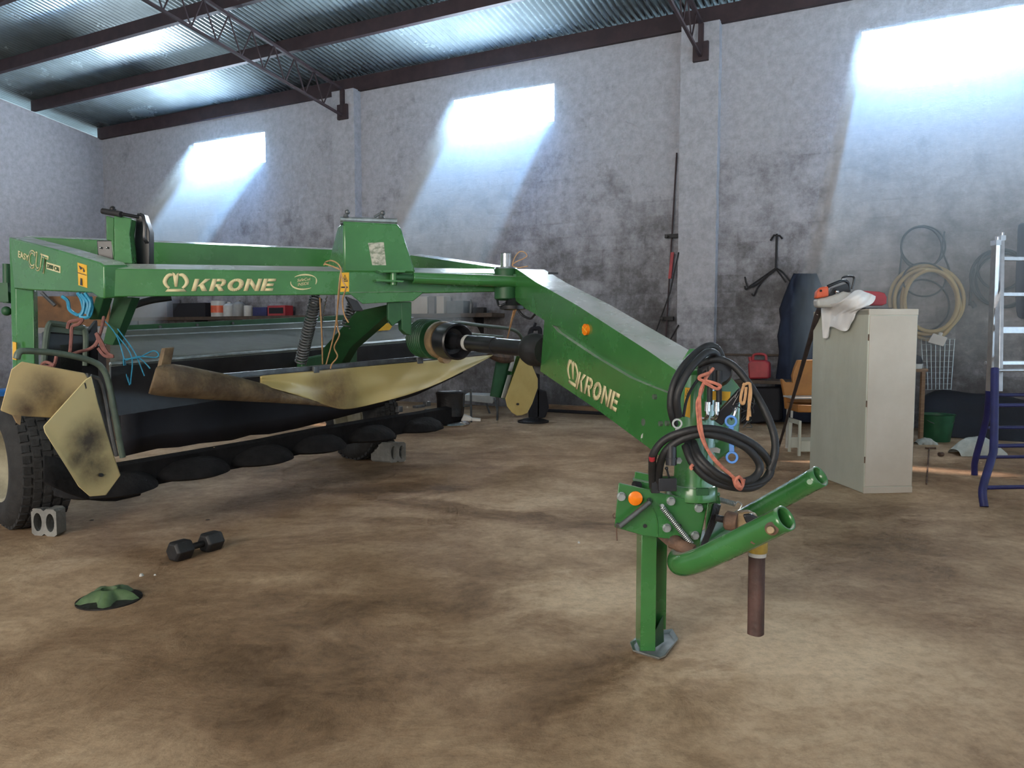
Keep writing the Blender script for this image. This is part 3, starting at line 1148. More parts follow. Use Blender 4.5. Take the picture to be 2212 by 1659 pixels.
# --- suspension plates and strut under the tower
m = MB()
q = lambda x, y: fb(x, y) + BN * 0.02
m.prism([q(752, 633), q(911, 631), q(912, 634), q(891, 651), q(782, 657)], BACK * 0.9)
m.build('suspension_plate', GREEN, mw, bevel=0.004)
m = MB()
m.prism([fb(838, 652), fb(868, 652), fb(868, 690), fb(848, 704), fb(838, 690)], -BN * 0.05)
m.prism([fb(866, 652), fb(889, 652), fb(889, 724), fb(878, 722), fb(868, 712)], -BN * 0.12)
m.build('hanger', GREEN2, mw, bevel=0.004)
m = MB()
m.prism([D(770, 672, 5.0), D(850, 655, 5.0), D(838, 678, 5.0), D(756, 752, 5.35), D(728, 800, 5.45), D(690, 800, 5.45), D(700, 750, 5.3)], (0.04, 0.10, 0))
m.build('lift_arm', GREEN2, mw, bevel=0.004)
m = MB()
m.prism([fb(748, 640), fb(772, 650), fb(786, 672), fb(764, 672)], -BN * 0.08)
m.build('spring_mount', BLACKS, mw, bevel=0.003)

# --- springs
m = MB()
m.tube(helix(D(683, 642, 4.85), D(649, 784, 5.05), 0.036, 24, 10), 0.0065, 6)
m.cyl(D(683, 640, 4.85), D(684, 630, 4.85), 0.02)
m.build('relief_spring', GREYM, mw)
m = MB()
m.tube(helix(D(763, 650, 5.1), D(746, 706, 5.15), 0.030, 9, 10), 0.006, 6)
m.build('relief_spring', GREYM, mw)
m = MB()
lnk = [D(706, 640, 4.9) * (1 - i / 16) + D(694, 700, 5.0) * (i / 16) for i in range(17)]
for i in range(16):
    a_, b_ = lnk[i], lnk[i + 1]
    m.tube([a_, (a_ + b_) / 2 + V((0.004 * (-1) ** i, 0, 0)), b_], 0.004, 6)
m.build('chain', STEEL, mw)

# --- swing cylinder
m = MB()
c0, c1 = fb(886, 602) + BN * 0.09, fb(1122, 611) + BN * 0.09
m.cyl(c0, c1, 0.037, 0.039)
m.lathe(c1, c1 - c0, [(0.039, 0), (0.04, 0.01), (0.03, 0.05), (0.012, 0.055)])
cylo = m.build('swing_cylinder', GREEN, mw, bevel=0.003)
m = MB()
m.cyl(fb(842, 600) + BN * 0.09, c0, 0.018)
m.build('piston_rod', GREEN2, cylo)
m = MB()
m.prism([fb(806, 587), fb(871, 586), fb(866, 592), (fb(815, 592))], BN * 0.13)
m.prism([fb(804, 606), fb(865, 609), fb(862, 613), fb(806, 610)], BN * 0.13)
m.cyl(fb(845, 586) + BN * 0.09, fb(845, 618) + BN * 0.09, 0.02)
m.build('cylinder_clevis', GREEN, mw, bevel=0.002)

# --- pivot
pv = D(1092, 600, 4.98)
m = MB()
m.lathe(D(1093, 582, 4.98), UP, [(0.075, -0.012), (0.078, 0), (0.072, 0.012), (0.036, 0.014), (0.036, 0.1), (0.032, 0.104)])
m.build('pivot_pin', STEEL, mw)
m = MB()
m.lathe(D(1093, 632, 4.98), UP, [(0.06, -0.05), (0.075, -0.04), (0.075, 0.13), (0.08, 0.15), (0.05, 0.155)])
m.prism([D(1070, 592, 5.0), D(1120, 592, 4.9), D(1120, 618, 4.9), D(1065, 618, 5.0)], (0.02, 0.1, 0))
m.build('pivot_hub', GREEN2, mw)
m = MB()
m.lathe(D(1108, 664, 4.95), UP, [(0.05, -0.018), (0.085, -0.012), (0.088, 0.01), (0.06, 0.02), (0.03, 0.06)])
m.build('pivot_cap', BLACKS, mw)
m = MB()
m.tube(spl([D(1116, 664, 4.9), D(1128, 680, 4.9), D(1145, 688, 4.85), D(1155, 680, 4.8)]), 0.008, 8)
m.tube(spl([D(1074, 648, 4.95), D(1078, 660, 4.9), D(1092, 656, 4.9)]), 0.008, 8)
m.build('hydraulic_hose', BLACKS, mw)

# --- drawbar
dq0, dq1 = D(1116, 600, 4.9), D(1461, 801, 2.85)
fd = vplane(dq0, dq1)
td = dq1 - dq0
td.z = 0
td.normalize()
dn = V((td.y, -td.x, 0))
if dn.dot(CAM - dq0) < 0:
    dn = -dn
DWV = -dn * 0.165
side = [(1107, 584), (1116, 581), (1158, 609.5), (1244, 658), (1328, 712), (1400, 758), (1462, 801), (1478, 830), (1472, 990),
        (1440, 996), (1393, 961), (1300, 892), (1167, 802), (1176, 692), (1154, 677), (1136, 667), (1112, 648)]
m = MB()
m.prism([fd(x, y) - dn * 0.022 for x, y in side], DWV)
slot_t = [(1192, 702), (1210, 706), (1290, 756), (1404, 822)]     # a pressed slot left open between two skins
slot_b = [(1403, 834), (1360, 816), (1280, 768), (1205, 717)]
up_s = [(1107, 584), (1116, 581), (1158, 609.5), (1244, 658), (1328, 712), (1400, 758), (1462, 801), (1478, 830), (1475, 862)] + slot_t[::-1] + [(1176, 692), (1154, 677), (1136, 667), (1112, 648)]
lo_s = [(1475, 862), (1472, 990), (1440, 996), (1393, 961), (1300, 892), (1167, 802), (1176, 692), (1192, 702)] + slot_b[::-1]
for poly in (up_s, lo_s):
    m.prism([fd(x, y) for x, y in poly], -dn * 0.022)
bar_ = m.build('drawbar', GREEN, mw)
heavy('lettering', 'KRONE', CREAM, bar_, [fd(1244, 839), fd(1332, 890), fd(1341, 852), fd(1252, 802)])
crown(fd, 1237, 805, 25, 56, tilt=0.62).build('crown_emblem', CREAM, bar_, solid=0.0015)
m = MB()
decal(m, fd, arcpts(1268, 712, 6.2, 12.5, 0, 345, 20), lift=0.012, th=0.012)
rf = m.build('side_reflector', ORANGE, bar_)
m = MB()
for a in ((1263, 706, 1273, 718), (1273, 705, 1263, 719)):
    p, q_ = fd(a[0], a[1]) + dn * 0.012, fd(a[2], a[3]) + dn * 0.012
    m.tube([p, q_], 0.0025, 6)
m.build('reflector_rib', YELLOW, rf)
for (x, y) in ((1417, 857), (1430, 915), (1444, 914)):
    m = MB()
    m.cyl(fd(x, y), fd(x, y) + dn * 0.012, 0.011, seg=6)
    m.build('bolt', GREENG, bar_)
m = MB()
decal(m, fd, arcpts(1390, 912, 4, 8, 0, 345, 14))
m.build('paint_mark', GREENG, bar_)
m = MB()
decal(m, fd, [(1386, 940), (1389, 936), (1388, 946), (1385, 947)])
m.build('paint_mark', PWHITE, bar_)
m = MB()
m.box(fd(1160, 588) + DWV * 0.6 + V((0, 0, -0.005)), (0.03, 0.004, 0), (0.0, 0.004, 0), (0, 0, 0.006))
m.build('bolt', BLACKS, bar_)

# --- rear PTO: gear housing, guard cone, shaft
g0, g1 = D(898, 729, 5.75), D(1172, 757, 4.45)
ga = (g1 - g0).normalized()


def gp(px, py):                        # point on the shaft axis nearest that pixel column
    best = min((abs((1106 + F * (g0 + (g1 - g0) * (i / 400)).x / (g0 + (g1 - g0) * (i / 400)).y) - px), i) for i in range(401))
    return g0 + (g1 - g0) * (best[1] / 400)


m = MB()
GS = ga * 0.14
prof = []
for i in range(7):
    prof += [(0.135, i * 0.030), (0.142, i * 0.030 + 0.006), (0.142, i * 0.030 + 0.018), (0.135, i * 0.030 + 0.024)]
m.lathe(gp(905, 0) - ga * 0.08 + GS, ga, [(0.10, -0.03)] + prof)
m.build('gear_housing', GREEN2, mw)
m = MB()
m.lathe(gp(930, 0) + GS, ga, [(0.128, 0), (0.134, 0.01), (0.134, 0.07), (0.126, 0.085)])
m.cyl(gp(935, 0) + GS + V((0.0, -0.02, -0.12)), gp(945, 0) + GS + V((0.0, -0.02, -0.12)), 0.04)
m.build('guard_ring', TAN, mw)
gc = gp(945, 0) + GS
m = MB()
m.lathe(gc, ga, [(0.126, 0), (0.128, 0.02), (0.126, 0.15), (0.116, 0.16), (0.108, 0.15), (0.09, 0.07), (0.06, 0.06), (0.05, 0.12), (0.045, 0.2)])
m.build('guard_cone', BLACKS, mw)
m = MB()
L_ = (g1 - gc).length
m.lathe(gc, ga, [(0.036, 0.10), (0.046, 0.2), (0.052, 0.26), (0.052, 0.42), (0.055, 0.421), (0.055, 0.62), (0.05, 0.621), (0.05, L_ - 0.16), (0.048, L_)])
ps = m.build('pto_shaft', BLACKS, mw)
m = MB()
m.lathe(gc, ga, [(0.0535, 0.27), (0.0535, 0.31)], caps=False)
m.build('bare_patch', PWHITE, ps)
m = MB()
m.lathe(g1 - ga * 0.17, ga, [(0.05, 0.03), (0.085, 0.04), (0.098, 0.08), (0.095, 0.13), (0.085, 0.16), (0.08, 0.2)])
m.prism([D(1146, 770, 4.55), D(1176, 768, 4.55), D(1174, 812, 4.55), D(1156, 805, 4.55)], (0.05, 0.1, 0))
m.build('rubber_boot', BLACK, mw)

# --- mower bed: decks, rails
m = MB()
m.prism([HP(250, 704, -.98), HP(870, 675, -.98), HP(870, 687, -.98), HP(250, 716, -.98)], -FW * 0.05)
m.build('rear_rail', GREEN2, mw, bevel=0.004)
for x, y in ((258, 710), (345, 706), (425, 702), (502, 698)):
    p = HP(x, y, -.98)
    m = MB()
    m.cyl(p, p + FW * 0.012, 0.010, seg=8)
    m.build('bolt', GREYM, mw)
m = MB()
e0, e1 = 238, 893
rowsD = []
for (f, ya, yb) in ((-.97, 716, 685), (-.93, 718, 688), (-.90, 728, 699), (-.86, 729, 700), (-.34, 779, 726), (-.30, 783, 730), (-.28, 788, 735), (-.28, 810, 757), (-.28, 900, 800)):
    rowsD.append([HP(e0 + (e1 - e0) * i / 24, ya + (yb - ya) * i / 24, f) for i in range(25)])
m.grid(rowsD)
m.build('hood_deck', DECK, mw, solid=0.012, soff=-1, angle=0.9)
for (f, ya, yb, r_) in ((-.29, 787, 734, .013), (-.88, 728, 699, .007), (-.95, 716, 686, .006)):
    m = MB()
    m.tube([HP(e0 + (e1 - e0) * i / 12, ya + (yb - ya) * i / 12, f) for i in range(13)], r_, 10)
    m.build('edge_highlight', GALV, mw)  # bright worn-metal beads added to draw the highlight on the deck edges
m = MB()
m.prism([HP(e0, 792, -.27), HP(e1, 739, -.27), HP(e1, 800, -.27), HP(e0, 900, -.27)], FW * 0.01)
m.build('hood_front', BLACKS, mw)
m = MB()
m.prism([HP(640, 775, -.25), HP(760, 752, -.25), HP(760, 800, -.25), HP(640, 812, -.25)], FW * 0.06)
m.build('hitch_block', GREEN2, mw, bevel=0.01)
ds = vplane(HP(800, 712, -.5), HP(845, 712, -.5))
m = MB()
P = [HP(x, y, -.62) for x, y in ((803, 708), (810, 699), (838, 698), (846, 705), (840, 713), (812, 715))]
m.prism(P, FW * 0.008)
m.build('warning_sticker', YELLOW, mw)

# dark inside cloth, with a wavy hem
m = MB()
hem = [(262, 987), (300, 978), (340, 969), (385, 966), (430, 958), (500, 951), (540, 940), (580, 938), (640, 926), (700, 911), (800, 885), (900, 853), (1000, 806)]
tops = [(262, 800)] * 1
rws = []
for k in range(6):
    t = k / 5
    rws.append([HP(x, (805 - (x - 262) * 0.05) * (1 - t) + y * t, -.50 + 0.03 * math.sin(x * 0.03 + t)) for x, y in hem])
m.grid(rws)
m.build('inner_curtain', DARKCLOTH, mw, solid=0.006)

# cutter bar and discs
cb = [(228, 1050), (400, 1017), (545, 989), (668, 962), (780, 940), (890, 921), (985, 902)]


def barpt(px, py, f=0.0):
    return HP(px, py, f)


m = MB()
tp, bt = [], []
for (x, y) in [(150, 1062)] + cb:
    p = barpt(x, y)
    tp.append(p + FW * 0.06)
rr = []
for p in tp:
    rr.append([p + V((0, 0, 0.0)) - FW * 0.24, p + V((0, 0, 0.06)) - FW * 0.24, p + V((0, 0, 0.125)) - FW * 0.02, p + V((0, 0, 0.11)) + FW * 0.02, p + V((0, 0, -0.03)) + FW * 0.02, p + V((0, 0, -0.03)) - FW * 0.2])
m.grid([r + [r[0]] for r in rr])
m.f.append(tuple(range(6)))
cbo = m.build('cutter_bar', SOOT, mw, angle=0.4)
scx = [(232, 1056), (400, 1020), (548, 992), (670, 967), (782, 944), (893, 925)]
d0 = None
for i, (x, y) in enumerate(scx):
    c = barpt(x, y)
    R_ = 0.25
    m = MB()
    m.lathe((0, 0, 0), UP, [(0.02, -0.012), (R_ * .82, -0.016), (R_, 0.0), (R_ * .99, 0.02), (R_ * .86, 0.055), (R_ * .62, 0.085), (R_ * .4, 0.095), (0.02, 0.10)], 28)
    if d0 is None:
        m.v = [p + c for p in m.v]
        d0 = m.build('cutting_disc', SOOT, mw)
        c0_ = c.copy()
        l0 = d0.location.copy()
    else:
        o = d0.copy()
        COL.objects.link(o)
        o.parent = mw
        o.location = l0 + (c - c0_)
for x, y in ((312, 997), (462, 969), (525, 959), (594, 947)):
    p = barpt(x, y, 0.05)
    m = MB()
    m.lathe(p, (CAM - p), [(0.010, -0.03), (0.010, 0.004), (0.005, 0.010)], 10)
    m.build('bolt', TAN, mw)
# skid apron under the near discs
m = MB()
r0, r1 = [], []
for i in range(9):
    x = 95 + i * 26
    r0.append(HP(x, 985 + i * 4, 0.06))
    r1.append(HP(x, 1040 + 42 * math.sin(min(1, i / 5) * PI / 2) - max(0, i - 6) * 6, 0.16))
m.grid([r0, r1])
m.build('skid_apron', SOOT, mw, solid=0.01)
# crop drum at the far end
pd = barpt(972, 905)
m = MB()
m.lathe(pd, UP, [(0.10, 0.02), (0.115, 0.03), (0.115, 0.19), (0.125, 0.23), (0.11, 0.245)], 24)
m.build('crop_drum', OILY, mw)
m = MB()
m.lathe(pd - V((0, 0, 0.04)), UP, [(0.05, -0.02), (0.17, -0.015), (0.178, 0.0), (0.165, 0.015), (0.12, 0.03)], 28)
m.build('drum_disc', STEEL, mw)
m = MB()
m.prism([D(1002, 897, 6.6), D(1018, 903, 6.6), D(1018, 909, 6.6), D(996, 909, 6.6)], (0, 0.02, 0.01))
m.prism([D(1018, 903, 6.62), D(1038, 905, 6.62), D(1038, 910, 6.62), D(1018, 909, 6.62)], (0, 0.03, 0.004))
m.build('knife', PWHITE, mw)
for (x, y, w, h) in ((862, 884, 8, 9), (905, 878, 20, 4), (922, 872, 10, 8), (925, 886, 9, 4)):
    p = HP(x, y, -0.02)
    m = MB()
    m.box(p, A * (w * 0.003), FW * 0.02, UP * (h * 0.0025))
    m.build('guard_bracket', GREYM, mw, bevel=0.003)

# front curtain: rail, cream cloth, rolled-up brown end
CF = 0.40
m = MB()
a0, a1 = (478, 812), (1068, 759)
ml = lambda t, dy=0.0, f=CF: HP(a0[0] + (a1[0] - a0[0]) * t, a0[1] + (a1[1] - a0[1]) * t + dy, f)
m.prism([ml(0, -4), ml(1, -3), ml(1, 3), ml(0, 8)], -FW * 0.03)
m.prism([ml(0, 8, CF + .02), ml(1, 3, CF + .02), ml(1, 5, CF + .02), ml(0, 10, CF + .02)], -FW * 0.1)
m.build('curtain_rail', GREYM, mw, bevel=0.003)
for t in (0.34, 0.72):
    m = MB()
    m.prism([ml(t, -2, CF + .03), ml(t + .02, -2, CF + .03), ml(t + .02, 12, CF + .03), ml(t, 12, CF + .03)], -FW * 0.02)
    m.build('clip', GREYM, mw, bevel=0.002)
bottom = [(560, 830), (600, 842), (640, 853), (690, 871), (720, 882), (742, 886), (770, 882), (800, 875), (850, 863), (900, 848), (950, 828), (1000, 803), (1040, 782), (1066, 764)]
rws = []
for k in range(9):
    t = k / 8
    row = []
    for (x, y) in bottom:
        yt = a0[1] + (a1[1] - a0[1]) * (x - a0[0]) / (a1[0] - a0[0]) + 7
        wv = 0.028 * math.sin(x * 0.05 + t * 2.5) * t + 0.035 * t * t + 0.02 * abs(math.sin(x * 0.021 - t * 1.4)) * t
        row.append(HP(x + (t - 1) * 0, yt * (1 - t) + max(y, yt + 1) * t, CF + 0.02 + wv + 0.018 * noise.noise((x * .02, t * 3, 0)) * (t > 0)))
    rws.append(row)
m.grid(rws)
m.build('front_curtain', smudged('stained_curtain', (0.50, 0.39, 0.15), (0.16, 0.10, 0.045), [(HP(725, 850, CF + .05), .34)]), mw, solid=0.005, sub=1, angle=2)
# rolled end: a tapering fold of stiff cloth
up_ = [(336, 792), (372, 783), (420, 795), (480, 806), (560, 826), (620, 846), (690, 869), (716, 878)]
lo_ = [(318, 851), (360, 858), (420, 861), (480, 865), (560, 868), (620, 871), (690, 875), (716, 880)]
rws = []
for k in range(13):
    a = PI * 2 * k / 12
    row = []
    for (p, q_) in zip(up_, lo_):
        t = 0.5 - 0.5 * math.cos(a)
        x, y = p[0] * (1 - t) + q_[0] * t, p[1] * (1 - t) + q_[1] * t
        rad = (q_[1] - p[1]) / 2 * 0.0026
        row.append(HP(x, y, CF + 0.05 + math.sin(a) * rad))
    rws.append(row)
m = MB()
m.grid(rws)
m.build('rolled_curtain', ROLL, mw, solid=0.008, sub=1, angle=2)
m = MB()
m.prism([HP(345, 800, CF), HP(356, 752, CF), HP(377, 750, CF), HP(368, 798, CF)], -FW * 0.03)
m.build('curtain_strap', ROLL, mw, bevel=0.004)

# near end: boards, hoops
PF = 0.36
m = MB()
m.prism([HP(x, y, PF - 0.08) for x, y in ((46, 781), (24, 798), (0, 887), (28, 898), (112, 903), (170, 880), (205, 842), (182, 806))], -FW * 0.012 + A * 0.01)
bd = m.build('swath_board', smudged('sooty_board', (0.56, 0.42, 0.20), (0.10, 0.065, 0.04), [(HP(95, 850, PF - .08), .17), (HP(60, 880, PF - .08), .13), (HP(140, 880, PF - .08), .14)]), mw, bevel=0.004)
m = MB()
m.prism([HP(x, y, PF - .08) for x, y in ((28, 896), (46, 897), (44, 918), (37, 913))], -FW * 0.01)
m.build('torn_corner', TAN, bd)
pl = [(184, 820), (93, 921), (96, 934), (131, 990), (169, 1051), (194, 1073), (229, 1070), (260, 1027), (240, 968), (211, 870), (197, 812)]
m = MB()
P = [HP(x, y, PF + 0.05 + (0.05 if x < 140 else 0)) for x, y in pl]
m.prism(P, -FW * 0.012 + A * 0.008)
bd2 = m.build('swath_board', smudged('burnt_board', (0.60, 0.49, 0.24), (0.06, 0.045, 0.03), [(HP(192, 955, PF + .05), .19), (HP(205, 1005, PF + .05), .15), (HP(165, 990, PF + .05), .10)]), mw, bevel=0.004)
m = MB()
decal(m, lambda x, y: HP(x, y, PF + 0.055), arcpts(218, 1026, 6, 4, 0, 340, 12))
m.build('hole', BLACK, bd2)
m = MB()
decal(m, lambda x, y: HP(x, y, PF + 0.055), [(180, 830), (184, 826), (187, 838), (184, 842)])
m.build('hole', BLACK, bd2)
m = MB()
m.tube(spl([HP(36, 775, PF - .1), HP(40, 763, PF - .1), HP(55, 758, PF - .1), HP(130, 764, PF - .1), HP(195, 779, PF - .1), HP(222, 797, PF - .1), HP(236, 832, PF - .1), HP(250, 905, PF - .1), HP(265, 988, PF - .1)], 6), 0.015, 10)
m.build('guard_hoop', GREENG, mw)
m = MB()
m.tube(spl([HP(196, 812, PF - .14), HP(216, 822, PF - .14), HP(228, 860, PF - .14), HP(240, 930, PF - .14), HP(252, 985, PF - .14)], 6), 0.010, 8)
m.build('guard_hoop', GREYM, mw)
m = MB()
m.prism([HP(190, 806, PF - .16), HP(212, 812, PF - .16), HP(228, 850, PF - .16), HP(250, 985, PF - .16), HP(225, 985, PF - .16), HP(205, 870, PF - .16)], -FW * 0.02)
m.build('end_plate', GREYM, mw)
# rear guard behind the leg
m = MB()
rg = lambda x, y: HP(x, y, -0.85)
m.tube(spl([rg(94, 788), rg(100, 730), rg(106, 702), rg(118, 699), rg(165, 707), rg(184, 716), rg(184, 790)], 6), 0.018, 8)
m.prism([rg(104, 700), rg(180, 712), rg(180, 724), rg(104, 716)], -FW * 0.02)
m.prism([rg(130, 745), rg(178, 742), rg(178, 800), rg(130, 800)], -FW * 0.02)
m.build('rear_guard', GREENG, mw)
m = MB()
m.prism([rg(98, 716), rg(186, 724), rg(212, 690), rg(214, 830), rg(98, 830)], -FW * 0.05)
m.build('gear_case', BLACKS, mw, bevel=0.01)
# struts from the beam down to the bed at the near end
m = MB()
m.prism([D(207, 640, 4.3), D(224, 644, 4.3), D(210, 690, 4.4), D(192, 690, 4.4)], (0.02, 0.06, 0))
m.prism([D(246, 642, 4.45), D(285, 642, 4.45), D(262, 700, 4.5), D(243, 746, 4.5), D(222, 742, 4.5)], (0.02, 0.06, 0))
m.build('lift_strut', GREEN2, mw, bevel=0.004)
m = MB()
m.tube(spl([D(262, 690, 4.6), D(280, 665, 4.7), D(320, 650, 4.75), D(370, 642, 4.8)]), 0.022, 8)
m.build('hydraulic_hose', BLACK, mw)

# far end: hoop, plate with reflectors, board
EF = 0.34
m = MB()
m.tube(spl([HP(968, 708, EF - .1), HP(976, 699, EF - .1), HP(990, 697, EF - .1), HP(1040, 703, EF - .1), HP(1098, 710, EF - .1), HP(1120, 720, EF - .1), HP(1130, 740, EF - .1), HP(1132, 775, EF - .1)], 6), 0.016, 10)
m.tube([HP(1004, 720, EF - .12), HP(1086, 727, EF - .12)], 0.010, 8)
m.build('guard_hoop', GREENG, mw)
ep = lambda x, y: HP(x, y, EF)
m = MB()
m.prism([ep(x, y) for x, y in ((1076, 772), (1112, 772), (1090, 861), (1062, 856))], -FW * 0.02)
m.build('end_plate', GREEN2, mw, bevel=0.003)
m = MB()
m.prism([HP(x, y, EF + .02) for x, y in ((1117, 760), (1128, 760), (1103, 863), (1092, 862))], -FW * 0.03)
m.build('end_strip', GREEN, mw, bevel=0.003)
for pts in (((1110, 760), (1118, 761), (1106, 803), (1099, 801)), ((1098, 810), (1106, 810), (1093, 861), (1084, 859))):
    m = MB()
    m.prism([HP(x, y, EF + .025) for x, y in pts], -FW * 0.01)
    m.build('white_reflector', PWHITE, mw, bevel=0.002)
m = MB()
m.prism([HP(x, y, EF + .07) for x, y in ((1129, 758), (1139, 762), (1150, 790), (1162, 818), (1162, 838), (1150, 872), (1139, 893), (1128, 897), (1117, 898), (1106, 891), (1096, 878), (1092, 862), (1108, 815))], -FW * 0.012 + A * 0.01)
bd3 = m.build('swath_board', PANEL, mw, bevel=0.005)
m = MB()
decal(m, lambda x, y: HP(x, y, EF + .07), arcpts(1118, 873, 3, 2.5, 0, 340, 12), lift=0.003)
m.build('hole', BLACK, bd3)
m = MB()
rws = []
for k in range(5):
    t = k / 4
    rws.append([HP(1052 + 58 * i / 5, 758 + 4 * i / 5 + t * (12 + 12 * math.sin(i / 5 * PI * .8)), EF + .02 + 0.03 * math.sin(t * PI)) for i in range(6)])
m.grid(rws)
m.build('leather_flap', RUST, mw, solid=0.006)


# --- wheels
def wheel(c, name):
    ax = -V((math.cos(math.radians(48)), math.sin(math.radians(48)), 0))   # outer side
    Rw, Ww = 0.385, 0.165
    m = MB()
    prof = [(0.20, -Ww * .8), (0.24, -Ww * .95), (0.31, -Ww), (0.355, -Ww * .86), (0.372, -Ww * .72), (Rw, -Ww * .6), (Rw + .004, 0), (Rw, Ww * .6), (0.372, Ww * .72),
            (0.355, Ww * .86), (0.31, Ww), (0.24, Ww * .95), (0.20, Ww * .8)]
    m.lathe(c, ax, prof, 64, caps=False)
    x = ax.cross(UP).normalized()
    NB = 40
    for i in range(NB):                  # wavy tread blocks
        a = 2 * PI * i / NB
        for j in range(5):
            h = (j - 2) * 0.052
            aa = a + (0.5 if j % 2 else 0) * 2 * PI / NB
            e = x * math.cos(aa) + UP * math.sin(aa)
            t = -x * math.sin(aa) + UP * math.cos(aa)
            m.box(c + ax * h + e * (Rw + 0.002 - abs(j - 2) * 0.003), ax * 0.019, t * 0.021, e * 0.010)
    w = m.build('wheel', TYRE, mw)
    m = MB()
    m.lathe(c, ax, [(0.215, -Ww * .8), (0.20, -Ww * .7), (0.19, 0), (0.205, Ww * .78), (0.225, Ww * .9), (0.205, Ww * .86), (0.185, Ww * .6), (0.17, Ww * .2), (0.09, Ww * .15), (0.07, Ww * .35), (0.03, Ww * .4)], 40)
    m.build('rim', RIM, w)
    return w


wheel(D(50, 1004, 4.5) * 0 + V((-2.90, 4.52, 0.383)), 'l')
wheel(V((-1.38, 6.95, 0.383)), 'r')

# --- hitch: column, gear box, plates
YC = 2.68
m = MB()
ctop, cbot = D(1500, 850, YC), D(1500, 1052, YC)
cbot = V((ctop.x + 0.004, ctop.y, cbot.z))
m.lathe(cbot, UP, [(0.075, -0.045), (0.082, -0.04), (0.082, 0.0), (0.078, 0.01), (0.074, 0.012), (0.070, 0.05), (0.070, 0.40)], 36)
colm = m.build('hitch_column', GREEN, mw)
m = MB()
m.box(cbot + V((0.01, -0.078, 0.0)), (0.022, 0, 0), (0, 0.008, 0), (0, 0, 0.012))
m.build('collar_key', GREEN2, colm, bevel=0.002)
# front cheek that carries the hoses
m = MB()
m.prism([D(1478, 832, YC - .05), D(1490, 800, YC - .03), D(1560, 790, YC - .02), D(1600, 840, YC), D(1596, 960, YC), D(1545, 1000, YC - .04), D(1478, 985, YC - .05)], (0.03, 0.12, 0))
chk = m.build('hose_carrier', GREEN, mw, bevel=0.006)
m = MB()
m.prism([D(1474, 775, YC), D(1489, 752, YC), D(1496, 756, YC), D(1500, 800, YC), D(1478, 812, YC)], (0.06, 0.05, 0))
m.build('carrier_ear', GREEN, mw, bevel=0.004)
ck = lambda x, y: D(x, y, YC - 0.06)
sticker(ck, [(1480, 837), (1494, 838), (1492, 903), (1476, 898)], chk, (1485, 850, 5, 9))
sticker(ck, [(1519, 844), (1578, 846), (1576, 866), (1516, 863)], chk, (1528, 854, 6, 7))
m = MB()
decal(m, lambda x, y: D(x, y, YC - .075), [(1527, 969), (1548, 966), (1556, 970), (1554, 979), (1543, 977), (1529, 978)])
m.build('paint_scrape', PWHITE, chk)
m = MB()
m.cyl(D(1466, 995, YC - .09), D(1466, 995, YC - .105), 0.012, seg=6)
m.build('bolt', GALV, chk)

YP = 2.56
hp = lambda x, y: D(x, y, YP + (x - 1327) * 0.00035)
m = MB()
m.prism([hp(x, y) for x, y in ((1336, 1043), (1327, 1139), (1388, 1157), (1440, 1164), (1510, 1181), (1528, 1088), (1440, 1068))], (0.004, 0.012, 0))
plate = m.build('hitch_plate', GREEN, mw, bevel=0.003)
for (x, y) in ((1342, 1072), (1449, 1082), (1509, 1097), (1440, 1140), (1501, 1156)):
    p = hp(x, y)
    m = MB()
    m.cyl(p, p + V((0, -0.004, 0)), 0.0155, seg=20)
    m.cyl(p + V((0, -0.004, 0)), p + V((0, -0.016, 0)), 0.0125, seg=6)
    m.build('bolt', GALV, plate)
m = MB()
p = hp(1372, 1076)
m.lathe(p, (0, -1, 0), [(0.0245, -0.002), (0.0245, 0.006), (0.021, 0.008)], 28)
m.build('round_reflector', ORANGE, plate)
for (x, y, r) in ((1393, 1136, 0.007), (1469, 1135, 0.005)):
    m = MB()
    m.cyl(hp(x, y), hp(x, y) + V((0, -0.002, 0)), r)
    m.build('hole', BLACK, plate)
m = MB()
m.tube([hp(x, y) + V((0, -0.002, 0)) for x, y in ((1409, 1096), (1416, 1110), (1420, 1130), (1420, 1158))], 0.002, 6)
m.build('weld_line', GREEN, plate)
m = MB()
m.tube([hp(1402, 1080) + V((0, -0.004, 0)), hp(1400, 1081) + V((0, -0.028, 0)), hp(1336, 1132) + V((0, -0.03, 0)), hp(1334, 1134)], 0.009, 12)
m.build('locking_pin', GREYM, plate)
m = MB()
m.tube(spl([hp(1332, 1136), hp(1332, 1150), hp(1333, 1168)]), 0.0025, 6)
m.tube(spl([hp(1328, 1109), hp(1324, 1113), hp(1326, 1119), hp(1330, 1118)]), 0.002, 6)
m.build('cotter_pin', RUST, plate)
m = MB()
s0_, s1_ = hp(1427, 1092) + V((0, -0.02, 0)), hp(1489, 1170) + V((0, -0.03, 0))
m.tube(helix(s0_, s1_, 0.0085, 26, 10), 0.0022, 6)
m.tube(spl([s1_, hp(1492, 1178) + V((0, -.03, 0)), hp(1499, 1182) + V((0, -.03, 0)), hp(1502, 1178) + V((0, -.03, 0))]), 0.0025, 6)
m.cyl(hp(1427, 1092), hp(1427, 1088) + V((0, -0.03, 0)), 0.006)
m.build('return_spring', GALV, mw)
m = MB()
m.prism([hp(1443, 1072) + V((0, .02, 0)), hp(1528, 1088) + V((0, .02, 0)), hp(1511, 1178) + V((0, .02, 0)), hp(1440, 1160) + V((0, .02, 0))], (0.025, 0.17, 0))
m.build('hitch_gearbox', GREEN, mw, bevel=0.012)
m = MB()
m.prism([D(1528, 1088, 2.60), D(1553, 1066, 2.68), D(1556, 1085, 2.68), D(1549, 1130, 2.68), D(1524, 1160, 2.62)], (0.01, 0.05, 0))
m.prism([D(1545, 1070, 2.66), D(1552, 1062, 2.66), D(1554, 1072, 2.66), D(1548, 1078, 2.66)], (0.008, 0.01, 0))
